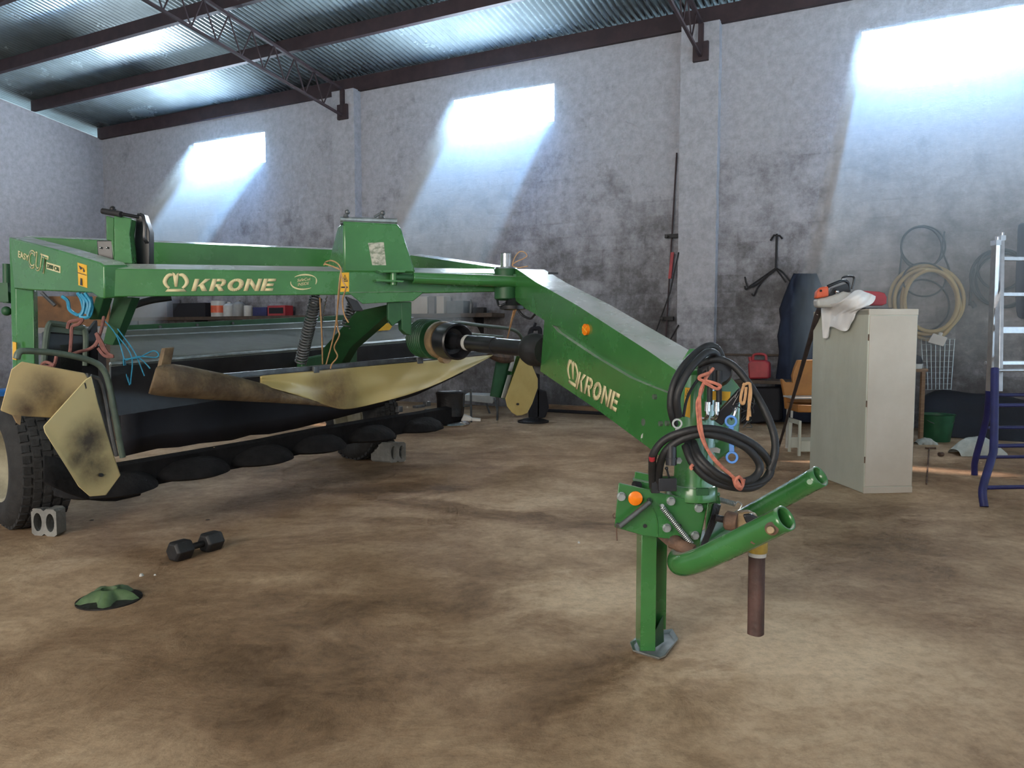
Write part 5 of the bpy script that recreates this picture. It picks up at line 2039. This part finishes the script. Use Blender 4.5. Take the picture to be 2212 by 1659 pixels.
# orange chair behind the cabinet
Yq = 7.35
ch = thing('orange_chair', 'orange plywood armchair on grey legs behind the iron bar', 'chair', G(1735, 955))
m = MB()
bk_ = [(1688, 820), (1691, 818), (1698, 826), (1714, 826), (1712, 812), (1717, 795), (1724, 778), (1760, 777), (1796, 779), (1802, 800), (1806, 826), (1822, 822), (1826, 826), (1812, 850), (1810, 886), (1698, 884), (1696, 860)]
m.prism([D(x, y, Yq) for x, y in bk_], (0.0, 0.05, 0))
m.build('seat_shell', CHAIRO, ch, bevel=0.015)
m = MB()
m.prism([D(1698, 868, Yq), D(1810, 872, Yq), D(1810, 886, Yq), D(1698, 884, Yq)], (0, -0.30, 0.0))
m.build('seat', CHAIRO, ch, bevel=0.012)
m = MB()
m.box(D(1745, 858, Yq - .12), (0.19, 0, 0), (0, 0.13, 0), (0, 0, 0.008))
m.build('seat_pad', PWHITE, ch, bevel=0.004)
for (xa, ya, xb, yb, Yl) in ((1702, 884, 1699, 968, None), (1711, 884, 1707, 948, None), (1802, 884, 1806, 968, None), (1796, 884, 1799, 948, None)):
    gb = G(xb, yb)
    m = MB()
    m.cyl(D(xa, ya, gb.y - 0.0), gb, 0.013, seg=12)
    m.build('leg', PWHITE, ch)

# small white crate beside the cabinet
c0 = G(1726, 985)
m = MB()
w_, d_, h_ = 0.30, 0.25, 0.33
for (z0, z1) in ((0.02, 0.12),):
    m.box(c0 + V((w_ / 2, 0.01, (z0 + z1) / 2 + .02)), (w_ / 2, 0, 0), (0, 0.01, 0), (0, 0, (z1 - z0) / 2))
    m.box(c0 + V((w_ / 2, d_, (z0 + z1) / 2 + .02)), (w_ / 2, 0, 0), (0, 0.01, 0), (0, 0, (z1 - z0) / 2))
for dx in (0, w_):
    for dy in (0, d_):
        m.box(c0 + V((dx, dy, h_ / 2)), (0.012, 0, 0), (0, 0.012, 0), (0, 0, h_ / 2))
    m.box(c0 + V((dx, d_ / 2, h_ - .02)), (0.012, 0, 0), (0, d_ / 2, 0), (0, 0, 0.02))
tag(m.build('low_stand', CABG, bevel=0.003), 'low white wooden stand standing beside the cabinet foot, below the orange chair', 'stand')

# bench with red jerrycan at the wall
zb_ = WP(1620, 820, 0.5).z
bs0, bs1 = sof(WP(1590, 820, .5)), sof(WP(1790, 820, .5))
bt_ = thing('workbench', 'low dark wooden bench by the wall under the red jerrycan', 'bench', WL((bs0 + bs1) / 2, .4, 0))
m = MB()
m.box(WL((bs0 + bs1) / 2, .42, zb_ - .02), u * ((bs1 - bs0) / 2), wn * .22, (0, 0, .02))
m.build('benchtop', WOODD, bt_, bevel=0.004)
for s_ in (bs0 + .06, bs1 - .06):
    for d in (.25, .58):
        m = MB()
        m.box(WL(s_, d, (zb_ - .04) / 2), u * .03, wn * .03, (0, 0, (zb_ - .04) / 2))
        m.build('leg', WOODD, bt_)
jc = thing('jerrycan', 'red plastic jerrycan standing on the dark bench behind the hitch hoses', 'jerrycan', WP(1637, 820, .42))
jf = lambda x, y: WP(x, y, .5)
m = MB()
m.prism([jf(x, y) for x, y in ((1617, 819), (1615, 786), (1622, 778), (1652, 778), (1661, 784), (1661, 818))], -wn * 0.16)
m.build('body', RED, jc, bevel=0.02)
m = MB()
m.tube(spl([jf(1624, 779) - wn * .08, jf(1626, 767) - wn * .08, jf(1640, 765) - wn * .08, jf(1651, 768) - wn * .08, jf(1653, 779) - wn * .08], 5), 0.016, 10)
m.build('handle', RED, jc)
m = MB()
m.cyl(jf(1619, 781) - wn * .08, jf(1617, 771) - wn * .08, 0.022)
m.build('cap', RED, jc)
# clutter below the bench
m = MB()
m.prism([WP(1604, 835, .3), WP(1690, 835, .3), WP(1690, 905, .3), WP(1600, 915, .3)], wn * .2)
tag(m.build('storage_box', TARP, bevel=0.02), 'black box pushed under the dark bench', 'box')

# overalls hanging on the wall
m = MB()
cov = [[(1715, 591), (1727, 592), (1740, 592), (1752, 592), (1763, 592)],
       [(1704, 615), (1722, 618), (1742, 618), (1760, 616), (1772, 617)],
       [(1692, 645), (1714, 648), (1740, 648), (1766, 648), (1784, 648)],
       [(1684, 668), (1708, 676), (1738, 676), (1768, 676), (1790, 676)],
       [(1687, 692), (1708, 700), (1738, 700), (1768, 700), (1790, 700)],
       [(1680, 726), (1706, 730), (1738, 730), (1768, 730), (1792, 730)],
       [(1684, 760), (1708, 765), (1738, 765), (1768, 765), (1792, 765)],
       [(1677, 815), (1704, 820), (1738, 820), (1768, 820), (1792, 820)],
       [(1668, 912), (1700, 914), (1738, 914), (1768, 914), (1792, 914)]]
rws = []
NR_, NC_ = 40, 22
for i in range(NR_ + 1):
    f_ = i / NR_ * (len(cov) - 1)
    k0 = min(int(f_), len(cov) - 2)
    tt = f_ - k0
    xl = cov[k0][0][0] * (1 - tt) + cov[k0 + 1][0][0] * tt
    xr_ = cov[k0][-1][0] * (1 - tt) + cov[k0 + 1][-1][0] * tt
    yy = cov[k0][0][1] * (1 - tt) + cov[k0 + 1][0][1] * tt
    row = []
    for j in range(NC_ + 1):
        v = j / NC_
        dd_ = 0.05 + 0.10 * math.sin(PI * v) ** .6 + 0.035 * math.sin(v * 15 + 1.2 * noise.noise((i * .12, v * 3, 0)) * 3) + 0.03 * noise.noise((v * 6, i * .16, 4))
        row.append(WP(xl + (xr_ - xl) * v, yy, dd_))
    rws.append(row)
m.grid(rws)
tag(m.build('overalls', NAVYC, solid=0.015, angle=3), 'dark navy overalls hanging on the wall behind the orange chair', 'overalls')

# bundle of iron hooks on the wall
m = MB()
wp_ = lambda x, y, d=.06: WP(x, y, d)
m.tube([wp_(1678, 505), wp_(1677, 540), wp_(1676, 580)], 0.014, 8)
m.tube([wp_(1664, 520), wp_(1672, 508), wp_(1684, 509), wp_(1690, 516)], 0.012, 8)
for pts in ([(1676, 579), (1660, 590), (1640, 604), (1620, 618), (1611, 625), (1609, 618)], [(1676, 580), (1655, 598), (1638, 612), (1618, 621), (1612, 612), (1609, 598)],
            [(1676, 581), (1650, 604), (1636, 622), (1628, 638), (1624, 634)], [(1677, 579), (1690, 588), (1702, 602), (1708, 610)], [(1677, 582), (1688, 596), (1698, 610)]):
    m.tube(spl([wp_(x, y) for x, y in pts], 5), 0.010, 8)
tag(m.build('hook_bundle', OILY), 'bundle of dark iron hooks hanging on the wall left of the navy overalls', 'hooks')


def coil(name, label, mat, loops, r, cat='hose'):
    mb = MB()
    for l in loops:
        pts, closed = l
        mb.tube(spl([WP(*p) for p in pts], 6, closed), r, 10, closed)
    return tag(mb.build(name, mat), label, cat)


def ell(cx, cy, rx, ry, d, n=12, rot=0.0):
    return [(x, y, d) for x, y in arcpts(cx, cy, rx, ry, 0, 360 - 360 / n, n - 1, rot)]


coil('hose_coil', 'thin dark hose coil hung highest on the wall above the yellow hose', HOSEK,
     [(ell(1994, 532, 48, 44, .05), True), (ell(1990, 536, 44, 46, .07), True), ([(2040, 500, .05), (2036, 540, .05), (2048, 575, .05), (2052, 590, .06)], False),
      ([(1948, 545, .05), (1944, 580, .05), (1942, 600, .05)], False), (ell(1996, 604, 46, 36, .11), True)], 0.010)
coil('hose_coil', 'thick yellow hose coil on the wall behind the cabinet', HOSEY,
     [(ell(2002, 648, 80, 74, .06, 14), True), (ell(2000, 652, 68, 70, .11, 14), True), (ell(2008, 654, 60, 80, .07, 14), True), (ell(2012, 650, 58, 66, .14, 14), True),
      ([(2066, 630, .1), (2074, 665, .1), (2062, 695, .1), (2040, 720, .1), (2032, 726, .1)], False)], 0.023)
coil('hose_coil', 'black rubber hose loop under the yellow coil, half behind the cabinet', HOSEK,
     [(ell(1992, 660, 58, 56, .04), True)], 0.010)
coil('cable_coil', 'black cable coil on the wall behind the aluminium ladder', HOSEK,
     [(ell(2166, 602, 70, 60, .06, 14), True), (ell(2162, 600, 66, 62, .09, 14), True), (ell(2170, 606, 62, 58, .05, 14), True),
      (ell(2160, 582, 48, 44, .10), True), ([(2104, 580, .07), (2098, 610, .07), (2096, 640, .07), (2094, 660, .07)], False)], 0.013, 'cable')
m = MB()
m.cyl(WP(2098, 652, .08), WP(2106, 664, .08), 0.025)
tag(m.build('cable_plug', HOSEK), 'black plug at the end of the cable coil on the wall', 'plug')
m = MB()
m.prism([WP(2016, 720, .1), WP(2046, 729, .1), WP(2037, 748, .1), WP(2004, 739, .1)], wn * .14)
m.cyl(WP(2033, 718, .16), WP(2030, 726, .16), 0.02)
tag(m.build('metal_box', PWHITE, bevel=0.004), 'small tilted off-white box hanging from the yellow hose end', 'box')
# jacket at the right edge
m = MB()
rws = []
for i in range(8):
    y = 480 + i * 30
    rws.append([WP(2196 + k * 18 - (i > 1) * 2 + 2 * math.sin(i), y, 0.10 + 0.05 * math.sin(k * 1.7 + i * .4)) for k in range(4)])
m.grid(rws)
tag(m.build('dark_coat', pm('dark_violet_cloth', (0.018, 0.012, 0.03), None, 4, 0.9), solid=0.02, sub=1, angle=3), 'dark violet coat hanging on the wall at the right edge', 'coat')
# wire racks
m = MB()
ra = lambda x, y: WP(x, y, .10)
for i in range(8):
    t = i / 7
    m.tube([ra(1990 + 72 * t, 732), ra(1996 + 58 * t, 842)], 0.005, 6)
for i in range(10):
    t = i / 9
    m.tube([ra(1990 + 6 * t, 732 + 110 * t), ra(2064 - 10 * t, 733 + 108 * t)], 0.004, 6)
tag(m.build('wire_rack', GALV), 'grey wire rack leaning on the wall under the off-white box', 'rack')
m = MB()
ra = lambda x, y: WP(x, y, .45)
for i in range(7):
    t = i / 6
    m.tube([ra(1995 + 45 * t, 878), ra(1998 + 40 * t, 905)], 0.004, 6)
for i in range(4):
    t = i / 3
    m.tube([ra(1995 + 2 * t, 878 + 27 * t), ra(2041 - 2 * t, 878 + 27 * t)], 0.004, 6)
tag(m.build('wire_basket', GALV), 'small wire grid above the green bucket', 'rack')

# stool beside the cabinet with things on it
Yt = G(1985, 958).y
zs = D(1990, 797, Yt).z
STX = 0.06
stl = thing('wooden_stool', 'tall wooden stool with a pale leg just right of the cabinet', 'stool', G(1985, 958))
m = MB()
m.lathe(V((D(1978, 797, Yt).x + 0.02, Yt + .12, zs)), UP, [(0.15, -0.03), (0.155, -0.01), (0.15, 0.0)], 24)
m.build('seat', WOOD, stl)
for (dx, dy) in ((0.05, 0.0), (-0.14, 0.02), (0.05, 0.22), (-0.14, 0.22)):
    m = MB()
    x_ = D(1984, 900, Yt).x - 0.02 + dx
    m.box((x_, Yt + dy, (zs - .03) / 2), (0.018, 0, 0), (0, 0.018, 0), (0, 0, (zs - .03) / 2))
    m.build('leg', WOOD, stl)
cx_ = D(1986, 780, Yt).x
m = MB()
m.lathe((cx_, Yt + .1, zs), UP, [(0.075, 0), (0.075, 0.05), (0.07, 0.052)], 20)
tag(m.build('paint_tin', PWHITE), 'small pale tin on the stool beside the cabinet', 'tin')
m = MB()
m.lathe((cx_, Yt + .1, zs + .053), UP, [(0.085, 0), (0.08, 0.03), (0.06, 0.075), (0.02, 0.09)], 20)
tag(m.build('felt_hat', TARP), 'dark hat on top of the pale tin', 'hat')

# bucket, sacks, covered heap
c = WP(2022, 952, .6)
c = G(2022, 952)
bk2 = thing('bucket', 'dark green bucket on the floor right of the wooden stool', 'bucket', c)
m = MB()
m.lathe(c, UP, [(0.13, 0.0), (0.17, 0.28), (0.18, 0.285), (0.16, 0.28), (0.12, 0.03)], 24)
m.build('body', BUCKET, bk2)
m = MB()
m.tube(spl([c + V((-.17, 0, .27)), c + V((-.1, -.12, .2)), c + V((.1, -.12, .2)), c + V((.17, 0, .27))], 5), 0.005, 6)
m.build('bail_handle', GREYM, bk2)


def sack(label, x0, x1, y, h, dep, seed):
    a, b = G(x0, y), G(x1, y)
    mb = MB()
    n1, n2 = 14, 8
    rws = []
    for i in range(n1 + 1):
        t = i / n1
        row = []
        for j in range(n2 + 1):
            v = PI * j / n2
            k = math.sin(PI * min(max(t, .03), .97)) ** .5
            z = h * math.sin(v) * k * (1 + .35 * noise.noise((t * 5, j * .6, seed)))
            row.append(a + (b - a) * t + V((0, dep * (.5 - .5 * math.cos(v)) * (.6 + .4 * k) + .03 * noise.noise((t * 6, j, seed + 3)), max(0, z))))
        rws.append(row)
    mb.grid(rws)
    return tag(mb.build('sack', BAGW, sub=1, angle=3), label, 'sack', 'crumpled pale sacks on the floor')


sack('small crumpled white sack on the floor at the stool foot', 1984, 2027, 961, .07, .14, 1)
sack('larger crumpled white sack behind the blue ladder feet', 2076, 2178, 986, .17, .3, 2)
m = MB()
rws = []
hp_ = [(1985, 866, 925), (2020, 842, 935), (2060, 846, 945), (2110, 856, 955), (2160, 852, 962), (2212, 868, 968), (2280, 880, 974), (2330, 890, 978)]
for j in range(7):
    t = j / 6
    rws.append([WP(x, yt * (1 - t) + yb * t, .35 + .45 * t + .06 * noise.noise((x * .03, t * 3, 5))) for x, yt, yb in hp_])
rws.insert(0, [p - wn * .25 for p in rws[0]])
for p in rws[-1]:
    p.z = 0.0
m.grid(rws)
tag(m.build('covered_heap', TARP, solid=0.01, sub=1, angle=3), 'long heap under a black tarpaulin along the right wall behind the ladder', 'heap')

# ladder
ld = thing('ladder', 'aluminium ladder on a navy blue splayed base at the right edge', 'ladder', G(2126, 1095))
RX = 0.62


def LD(x, y, Y):
    return D(x, y, Y)


g1_, g2_ = G(2126, 1095), G(2105, 1026)
front = [g1_, LD(2123, 1055, g1_.y + .05), LD(2141, 993, g1_.y + .12), LD(2147, 955, g1_.y + .18), LD(2149, 796, g1_.y + .35)]
rear = [g2_, LD(2107, 993, g2_.y - .03), LD(2126, 924, g2_.y - .15), LD(2134, 880, g2_.y - .25), LD(2139, 788, g2_.y - .4)]
dxr = V((RX, 0.05, 0))
for pth, rad in ((front, 0.026), (rear, 0.024)):
    for off_ in (V((0, 0, 0)), dxr):
        m = MB()
        m.tube(spl([p + off_ for p in pth], 5), rad, 12)
        m.build('base_rail', NAVY, ld)
fz = lambda z: next((front[i] + (front[i + 1] - front[i]) * ((z - front[i].z) / (front[i + 1].z - front[i].z)) for i in range(4) if front[i].z <= z <= front[i + 1].z + 1e-6), front[-1])
rz = lambda z: next((rear[i] + (rear[i + 1] - rear[i]) * ((z - rear[i].z) / (rear[i + 1].z - rear[i].z)) for i in range(4) if rear[i].z <= z <= rear[i + 1].z + 1e-6), rear[-1])
for y in (1047, 964, 879):
    z = D(2149, y, g1_.y + .15).z
    m = MB()
    m.tube([fz(z), fz(z) + dxr], 0.014, 10)
    m.build('base_rung', NAVY, ld)
for y in (993, 924, 850):
    z = D(2120, y, g2_.y - .15).z
    m = MB()
    m.tube([rz(z), rz(z) + dxr], 0.014, 10)
    m.build('base_rung', NAVY, ld)
al0, al1 = LD(2156, 845, g1_.y + .40), LD(2161, 518, g1_.y + .62)
ar0, ar1 = LD(2138, 845, g2_.y - .45), LD(2151, 528, g2_.y - .62)
for (p, q_) in ((al0, al1), (ar0, ar1)):
    for off_ in (V((0, 0, 0)), dxr):
        m = MB()
        t = (q_ - p)
        m.prism([p + off_ + V(d_) for d_ in ((-.014, -.03, 0), (.014, -.03, 0), (.014, .03, 0), (-.014, .03, 0))], t)
        m.build('rail', ALU, ld, bevel=0.003)
for y in (559, 636, 713, 784):
    t = (y - 845) / (518 - 845)
    p = al0 + (al1 - al0) * t
    p = V((p.x, p.y, D(2160, y, p.y).z))
    m = MB()
    m.box(p + dxr / 2, dxr / 2, V((0, .02, 0)), V((0, 0, .014 if y != 713 else .024)))
    m.build('rung', ALU, ld, bevel=0.003)
m = MB()
m.tube([LD(2128, 784, g2_.y - .42), LD(2128, 784, g2_.y - .42) + dxr * 1.05], 0.014, 10)
m.tube([LD(2143, 800, g1_.y + .35), LD(2143, 800, g1_.y + .35) + dxr * 1.05], 0.012, 10)
m.build('locking_bar', ALU, ld)
m = MB()
for p in (al1, ar1):
    m.box(p + V((0, 0, .01)), (0.018, 0, 0), (0, 0.034, 0), (0, 0, .018))
    m.cyl(p + V((0, -.02, .02)), p + V((0, -.02, .05)), .01)
m.build('end_cap', ALU, ld)

# T-shaped rod and a bolt on the floor
m = MB()
a_, b_ = G(2007, 971) + V((0, 0, .008)), G(2001, 1048) + V((0, 0, .008))
m.tube([a_, b_], 0.006, 8)
m.tube([G(1999, 970) + V((0, 0, .01)), G(2021, 970) + V((0, 0, .01))], 0.010, 8)
tag(m.build('t_handle_rod', RUST), 'thin rusty T-handled rod lying on the floor right of the cabinet', 'rod')
m = MB()
c = G(2033, 986)
m.cyl(c + V((-.02, 0, .02)), c + V((.02, .01, .02)), .02, seg=8)
tag(m.build('steel_nut', RUST), 'small rusty nut on the floor in front of the pale sacks', 'nut')

# bar clamp and rods by the middle pillar
m = MB()
m.box((WP(1462, 330, .05) + WP(1438, 735, .12)) / 2, (WP(1438, 735, .12) - WP(1462, 330, .05)) / 2, u * .009, wn * .008)
bc = thing('bar_clamp', 'tall bar clamp with a red section leaning beside the pale pillar', 'clamp', WP(1438, 735, .12))
m.build('bar', PURLIN, bc)
m = MB()
m.box((WP(1453, 545, .1) + WP(1447, 602, .1)) / 2, (WP(1447, 602, .1) - WP(1453, 545, .1)) / 2, u * .02, wn * .014)
m.build('red_sleeve', RED, bc)
for (x, y) in ((1451, 510), (1441, 688)):
    m = MB()
    m.box(WP(x, y, .1), u * .09, UP * .025, wn * .03)
    m.cyl(WP(x - 12, y, .1), WP(x - 12, y, .2), .02)
    m.build('jaw', OILY, bc)
for pts, lab in ((((1466, 545), (1448, 630), (1415, 722)), 'long thin dark rod leaning left of the bar clamp'), (((1466, 702), (1455, 722), (1440, 748)), 'short dark rod leaning at the pillar foot behind the drawbar')):
    m = MB()
    m.tube([WP(x, y, .16) for x, y in pts], 0.010, 8)
    tag(m.build('iron_rod', OILY), lab, 'rod')
m = MB()
m.box(WP(1605, 766, .02), u * .55, UP * .012, wn * .03)
tag(m.build('wall_batten', WOODD), 'thin dark batten on the wall above the red jerrycan', 'batten')

# ================================================================ middle background
# old chair
c = G(1040, 903)
oc = thing('metal_chair', 'old grey metal chair by the wall, seen under the mower curtain', 'chair', c)
m = MB()
Ye = c.y
m.prism([D(1004, 852, Ye), D(1062, 854, Ye), D(1066, 868, Ye), D(1064, 872, Ye), D(1004, 866, Ye)], (0.03, 0.34, 0))
m.build('seat', PWHITE, oc, bevel=0.008)
for (xa, ya, xb, yb) in ((1003, 842, 999, 902), (1017, 840, 1018, 912), (1050, 870, 1058, 893), (1076, 858, 1074, 908)):
    m = MB()
    gb = G(xb, yb)
    m.cyl(D(xa, ya, gb.y), gb, 0.014, seg=10)
    m.build('leg', GREYM, oc)
m = MB()
m.tube([D(1068, 860, Ye + .05), D(1074, 885, Ye - .02)], .012, 8)
m.tube([D(999, 878, Ye), D(1018, 876, Ye)], .01, 8)
m.build('brace', GREYM, oc)
# iron stand
c = G(1152, 912)
is_ = thing('iron_stand', 'black iron pedestal stand by the wall behind the drawbar', 'stand', c)
m = MB()
Yi = c.y
m.prism([D(1140, 730, Yi), D(1166, 730, Yi), D(1166, 900, Yi), D(1150, 905, Yi), D(1142, 905, Yi)], (0, 0.12, 0))
m.prism([D(1160, 840, Yi), D(1180, 845, Yi), D(1186, 880, Yi), D(1178, 902, Yi), D(1160, 905, Yi)], (0, 0.12, 0))
m.build('post', TARP, is_, bevel=0.01)
m = MB()
m.lathe(c, UP, [(0.2, 0), (0.2, 0.02), (0.1, 0.05), (0.05, 0.06)], 20)
m.build('base', OILY, is_)
m = MB()
m.tube(spl([D(1142, 732, Yi), D(1148, 712, Yi), D(1158, 710, Yi), D(1166, 712, Yi), D(1166, 740, Yi)], 5), .03, 10)
m.tube([D(1141, 738, Yi), D(1157, 697, Yi)], .018, 8)
m.build('arm', TARP, is_)
# timber rail along the wall
m = MB()
m.box((WP(1182, 880, .35) + WP(1330, 892, .35)) / 2, u * .85, wn * .06, UP * .06)
o = tag(m.build('timber_beam', WOOD, bevel=0.006), 'pale timber beam on dark packing along the wall foot', 'beam')
m = MB()
bz = WP(1250, 886, .35).z - .06
bz = max(.05, bz) - .004
m.box(WL(sof(WP(1255, 886, .35)), .35, bz / 2), u * .62, wn * .08, UP * (bz / 2))
tag(m.build('packing_block', TARP, bevel=0.01), 'dark packing block under the pale timber beam', 'block')

# ---- wall shelf behind the mower with its clutter
zsf = WP(975, 677, .35).z
ss0, ss1 = sof(WP(236, 690, .35)), sof(WP(1066, 675, .35))
sh = thing('wall_shelf', 'long dark wall shelf seen under the lettered beam, crowded with tins and boxes', 'shelf', WL((ss0 + ss1) / 2, .2, zsf))
m = MB()
m.box(WL((ss0 + ss1) / 2, .2, zsf - .03), u * ((ss1 - ss0) / 2), wn * .2, UP * .03)
m.build('board', WOODD, sh)
for k in range(5):
    s_ = ss0 + .4 + k * (ss1 - ss0 - .8) / 4
    m = MB()
    m.prism([WL(s_, 0.0, zsf - .06), WL(s_, .3, zsf - .06), WL(s_, 0.0, zsf - .35)], u * .03)
    m.build('bracket', OILY, sh)


def shelf_item(name, label, cat, x0, x1, ytop, mat, dd=.14, shape='box', extra=None):
    a, b = sof(WP(x0, 675, .25)), sof(WP(x1, 675, .25))
    zt2 = WP((x0 + x1) / 2, ytop, .25).z
    c = WL((a + b) / 2, .22, zsf)
    h = zt2 - zsf
    t = thing(name, label, cat, c)
    mb = MB()
    w = (b - a) / 2
    if shape == 'box':
        mb.box(c + UP * h / 2, u * w, wn * dd / 2, UP * h / 2)
        mb.build('body', mat, t, bevel=0.006)
    elif shape == 'can':
        mb.lathe(c, UP, [(w, 0), (w, h * .92), (w * .94, h), (w * .3, h)], 20)
        mb.build('body', mat, t)
    else:
        mb.lathe(c, UP, [(w, 0), (w * 1.02, h * .7), (w * .8, h * .82), (w * .35, h * .9), (w * .35, h)], 16)
        mb.build('body', mat, t)
    if extra:
        mb = MB()
        if shape == 'box':
            mb.box(c + UP * h * .5 + wn * (dd / 2 + .002), u * w * .8, wn * .003, UP * h * .28)
        else:
            mb.lathe(c, UP, [(w * 1.02, h * .25), (w * 1.02, h * .7)], 20, caps=False)
        mb.build('label_patch', extra, t)
    return t


shelf_item('white_rack_box', 'pale open rack at the left of the shelf under the crown emblem', 'box', 285, 372, 648, pm('dusty_blue_grey', (.22, .23, .27), None, 5, .7), .3)
shelf_item('crate', 'dark crate on the shelf left of the orange-labelled tin', 'crate', 385, 455, 655, TARP, .3)
shelf_item('labelled_tin', 'white tin with an orange label on the shelf under the lettered beam', 'tin', 459, 483, 650, PWHITE, shape='can', extra=ORRED)
shelf_item('plastic_jug', 'pale plastic jug on the shelf right of the orange-labelled tin', 'jug', 484, 502, 652, PWHITE, shape='jug')
shelf_item('plastic_jug', 'grey plastic jug third from the orange-labelled tin', 'jug', 504, 522, 648, pm('grey_plastic', (.3, .3, .29), None, 6, .5), shape='jug')
shelf_item('small_tin', 'small white tin alone right of the grey jug', 'tin', 527, 541, 660, PWHITE, shape='can')
shelf_item('tool_case', 'dark blue tool case on the shelf left of the red box', 'case', 552, 582, 664, NAVY, .2)
shelf_item('red_box', 'red-topped box on the shelf left of the relief spring', 'box', 584, 622, 660, RED, .2, extra=TARP)
shelf_item('white_carton', 'large white carton on the shelf right of the tower plates', 'carton', 890, 928, 641, PWHITE, .2)
shelf_item('grey_carton', 'grey carton between the two white cartons', 'carton', 931, 944, 640, pm('grey_card', (.2, .2, .21), None, 6, .8), .2)
shelf_item('white_carton', 'narrow white carton right of the dark gap on the shelf', 'carton', 948, 964, 640, PWHITE, .2)
shelf_item('grey_bottle', 'grey bottle toward the right end of the shelf', 'bottle', 1012, 1018, 646, GREYM, shape='jug')
shelf_item('grey_box', 'low grey box right of the narrow white carton', 'box', 970, 1006, 650, GREYM, .2)
shelf_item('dark_tools', 'dark low tool at the shelf right end', 'tool', 1022, 1046, 664, OILY, .1)

# ---- left background: board and bench by the end wall
Yb = 8.2
m = MB()
m.prism([D(72, 640, Yb), D(235, 640, Yb), D(235, 704, Yb), D(80, 708, Yb)], (0, 0.04, 0.0))
tag(m.build('brown_board', CARD, bevel=0.005), 'stained brown board standing on the far workbench under the side arm', 'board')
wb = thing('workbench', 'dark far workbench at the left carrying the brown board', 'bench', D(150, 712, Yb + .2) * 1)
zt3 = D(150, 708, Yb).z
m = MB()
x0_, x1_ = D(60, 708, Yb).x, D(262, 708, Yb).x
m.box(((x0_ + x1_) / 2, Yb + .1, zt3 - .03), ((x1_ - x0_) / 2, 0, 0), (0, .35, 0), (0, 0, .03))
m.build('benchtop', pm('grey_benchtop', (.28, .28, .28), None, 5, .7), wb)
for x in (x0_ + .06, x1_ - .06):
    for dy in (-.2, .4):
        m = MB()
        m.box((x, Yb + .1 + dy, (zt3 - .06) / 2), (.04, 0, 0), (0, .04, 0), (0, 0, (zt3 - .06) / 2))
        m.build('leg', WOODD, wb)
m = MB()
m.box(((x0_ + x1_) / 2, Yb + .3, zt3 / 2 - .1), ((x1_ - x0_) / 2 - .05, 0, 0), (0, .1, 0), (0, 0, zt3 / 2 - .1))
m.build('back_panel', TARP, wb)
m = MB()
m.tube([D(90, 632, Yb - .1), D(104, 646, Yb - .1), D(119, 660, Yb - .1)], .02, 8)
tag(m.build('metal_rod', GREYM), 'short metal rod leaning on the brown board', 'rod')
m = MB()
c = G(4, 935)
m.lathe(c, UP, [(.16, 0), (.17, .02), (.17, .48), (.15, .5)], 20)
tag(m.build('blue_drum', BLUE), 'blue plastic drum at the left edge behind the wheel', 'drum')

# ================================================================ sunlit dust under the windows
HAZE = haze_mat('sunlit_dust', 0.95, (0.52, 0.77, 1.0))
for i, (a, b) in enumerate(wins):
    m = MB()
    z0, z1 = wz0, wz1
    ln = (wz0 - 0.8) / 1.4
    dv = V((-.12 * ln, ln, -1.4 * ln))
    P = [V((a - .06, 0.01, z0 - .07)), V((b + .06, 0.01, z0 - .07)), V((b + .06, 0.01, z1 + .05)), V((a - .06, 0.01, z1 + .05))]
    spread = [V((-.04, 0, 0)), V((.04, 0, 0)), V((.04, 0, .05)), V((-.04, 0, .05))]
    m.prism(P, (0, 0, 0), [p + dv + s_ for p, s_ in zip(P, spread)])
    o = m.build('dust_haze', HAZE, mw=WM)
    tag(o, ['hazy shaft of daylight falling from the left window', 'hazy shaft of daylight falling from the middle window',
            'hazy shaft of daylight falling from the right window'][i], 'haze', 'shafts of hazy daylight', 'stuff')
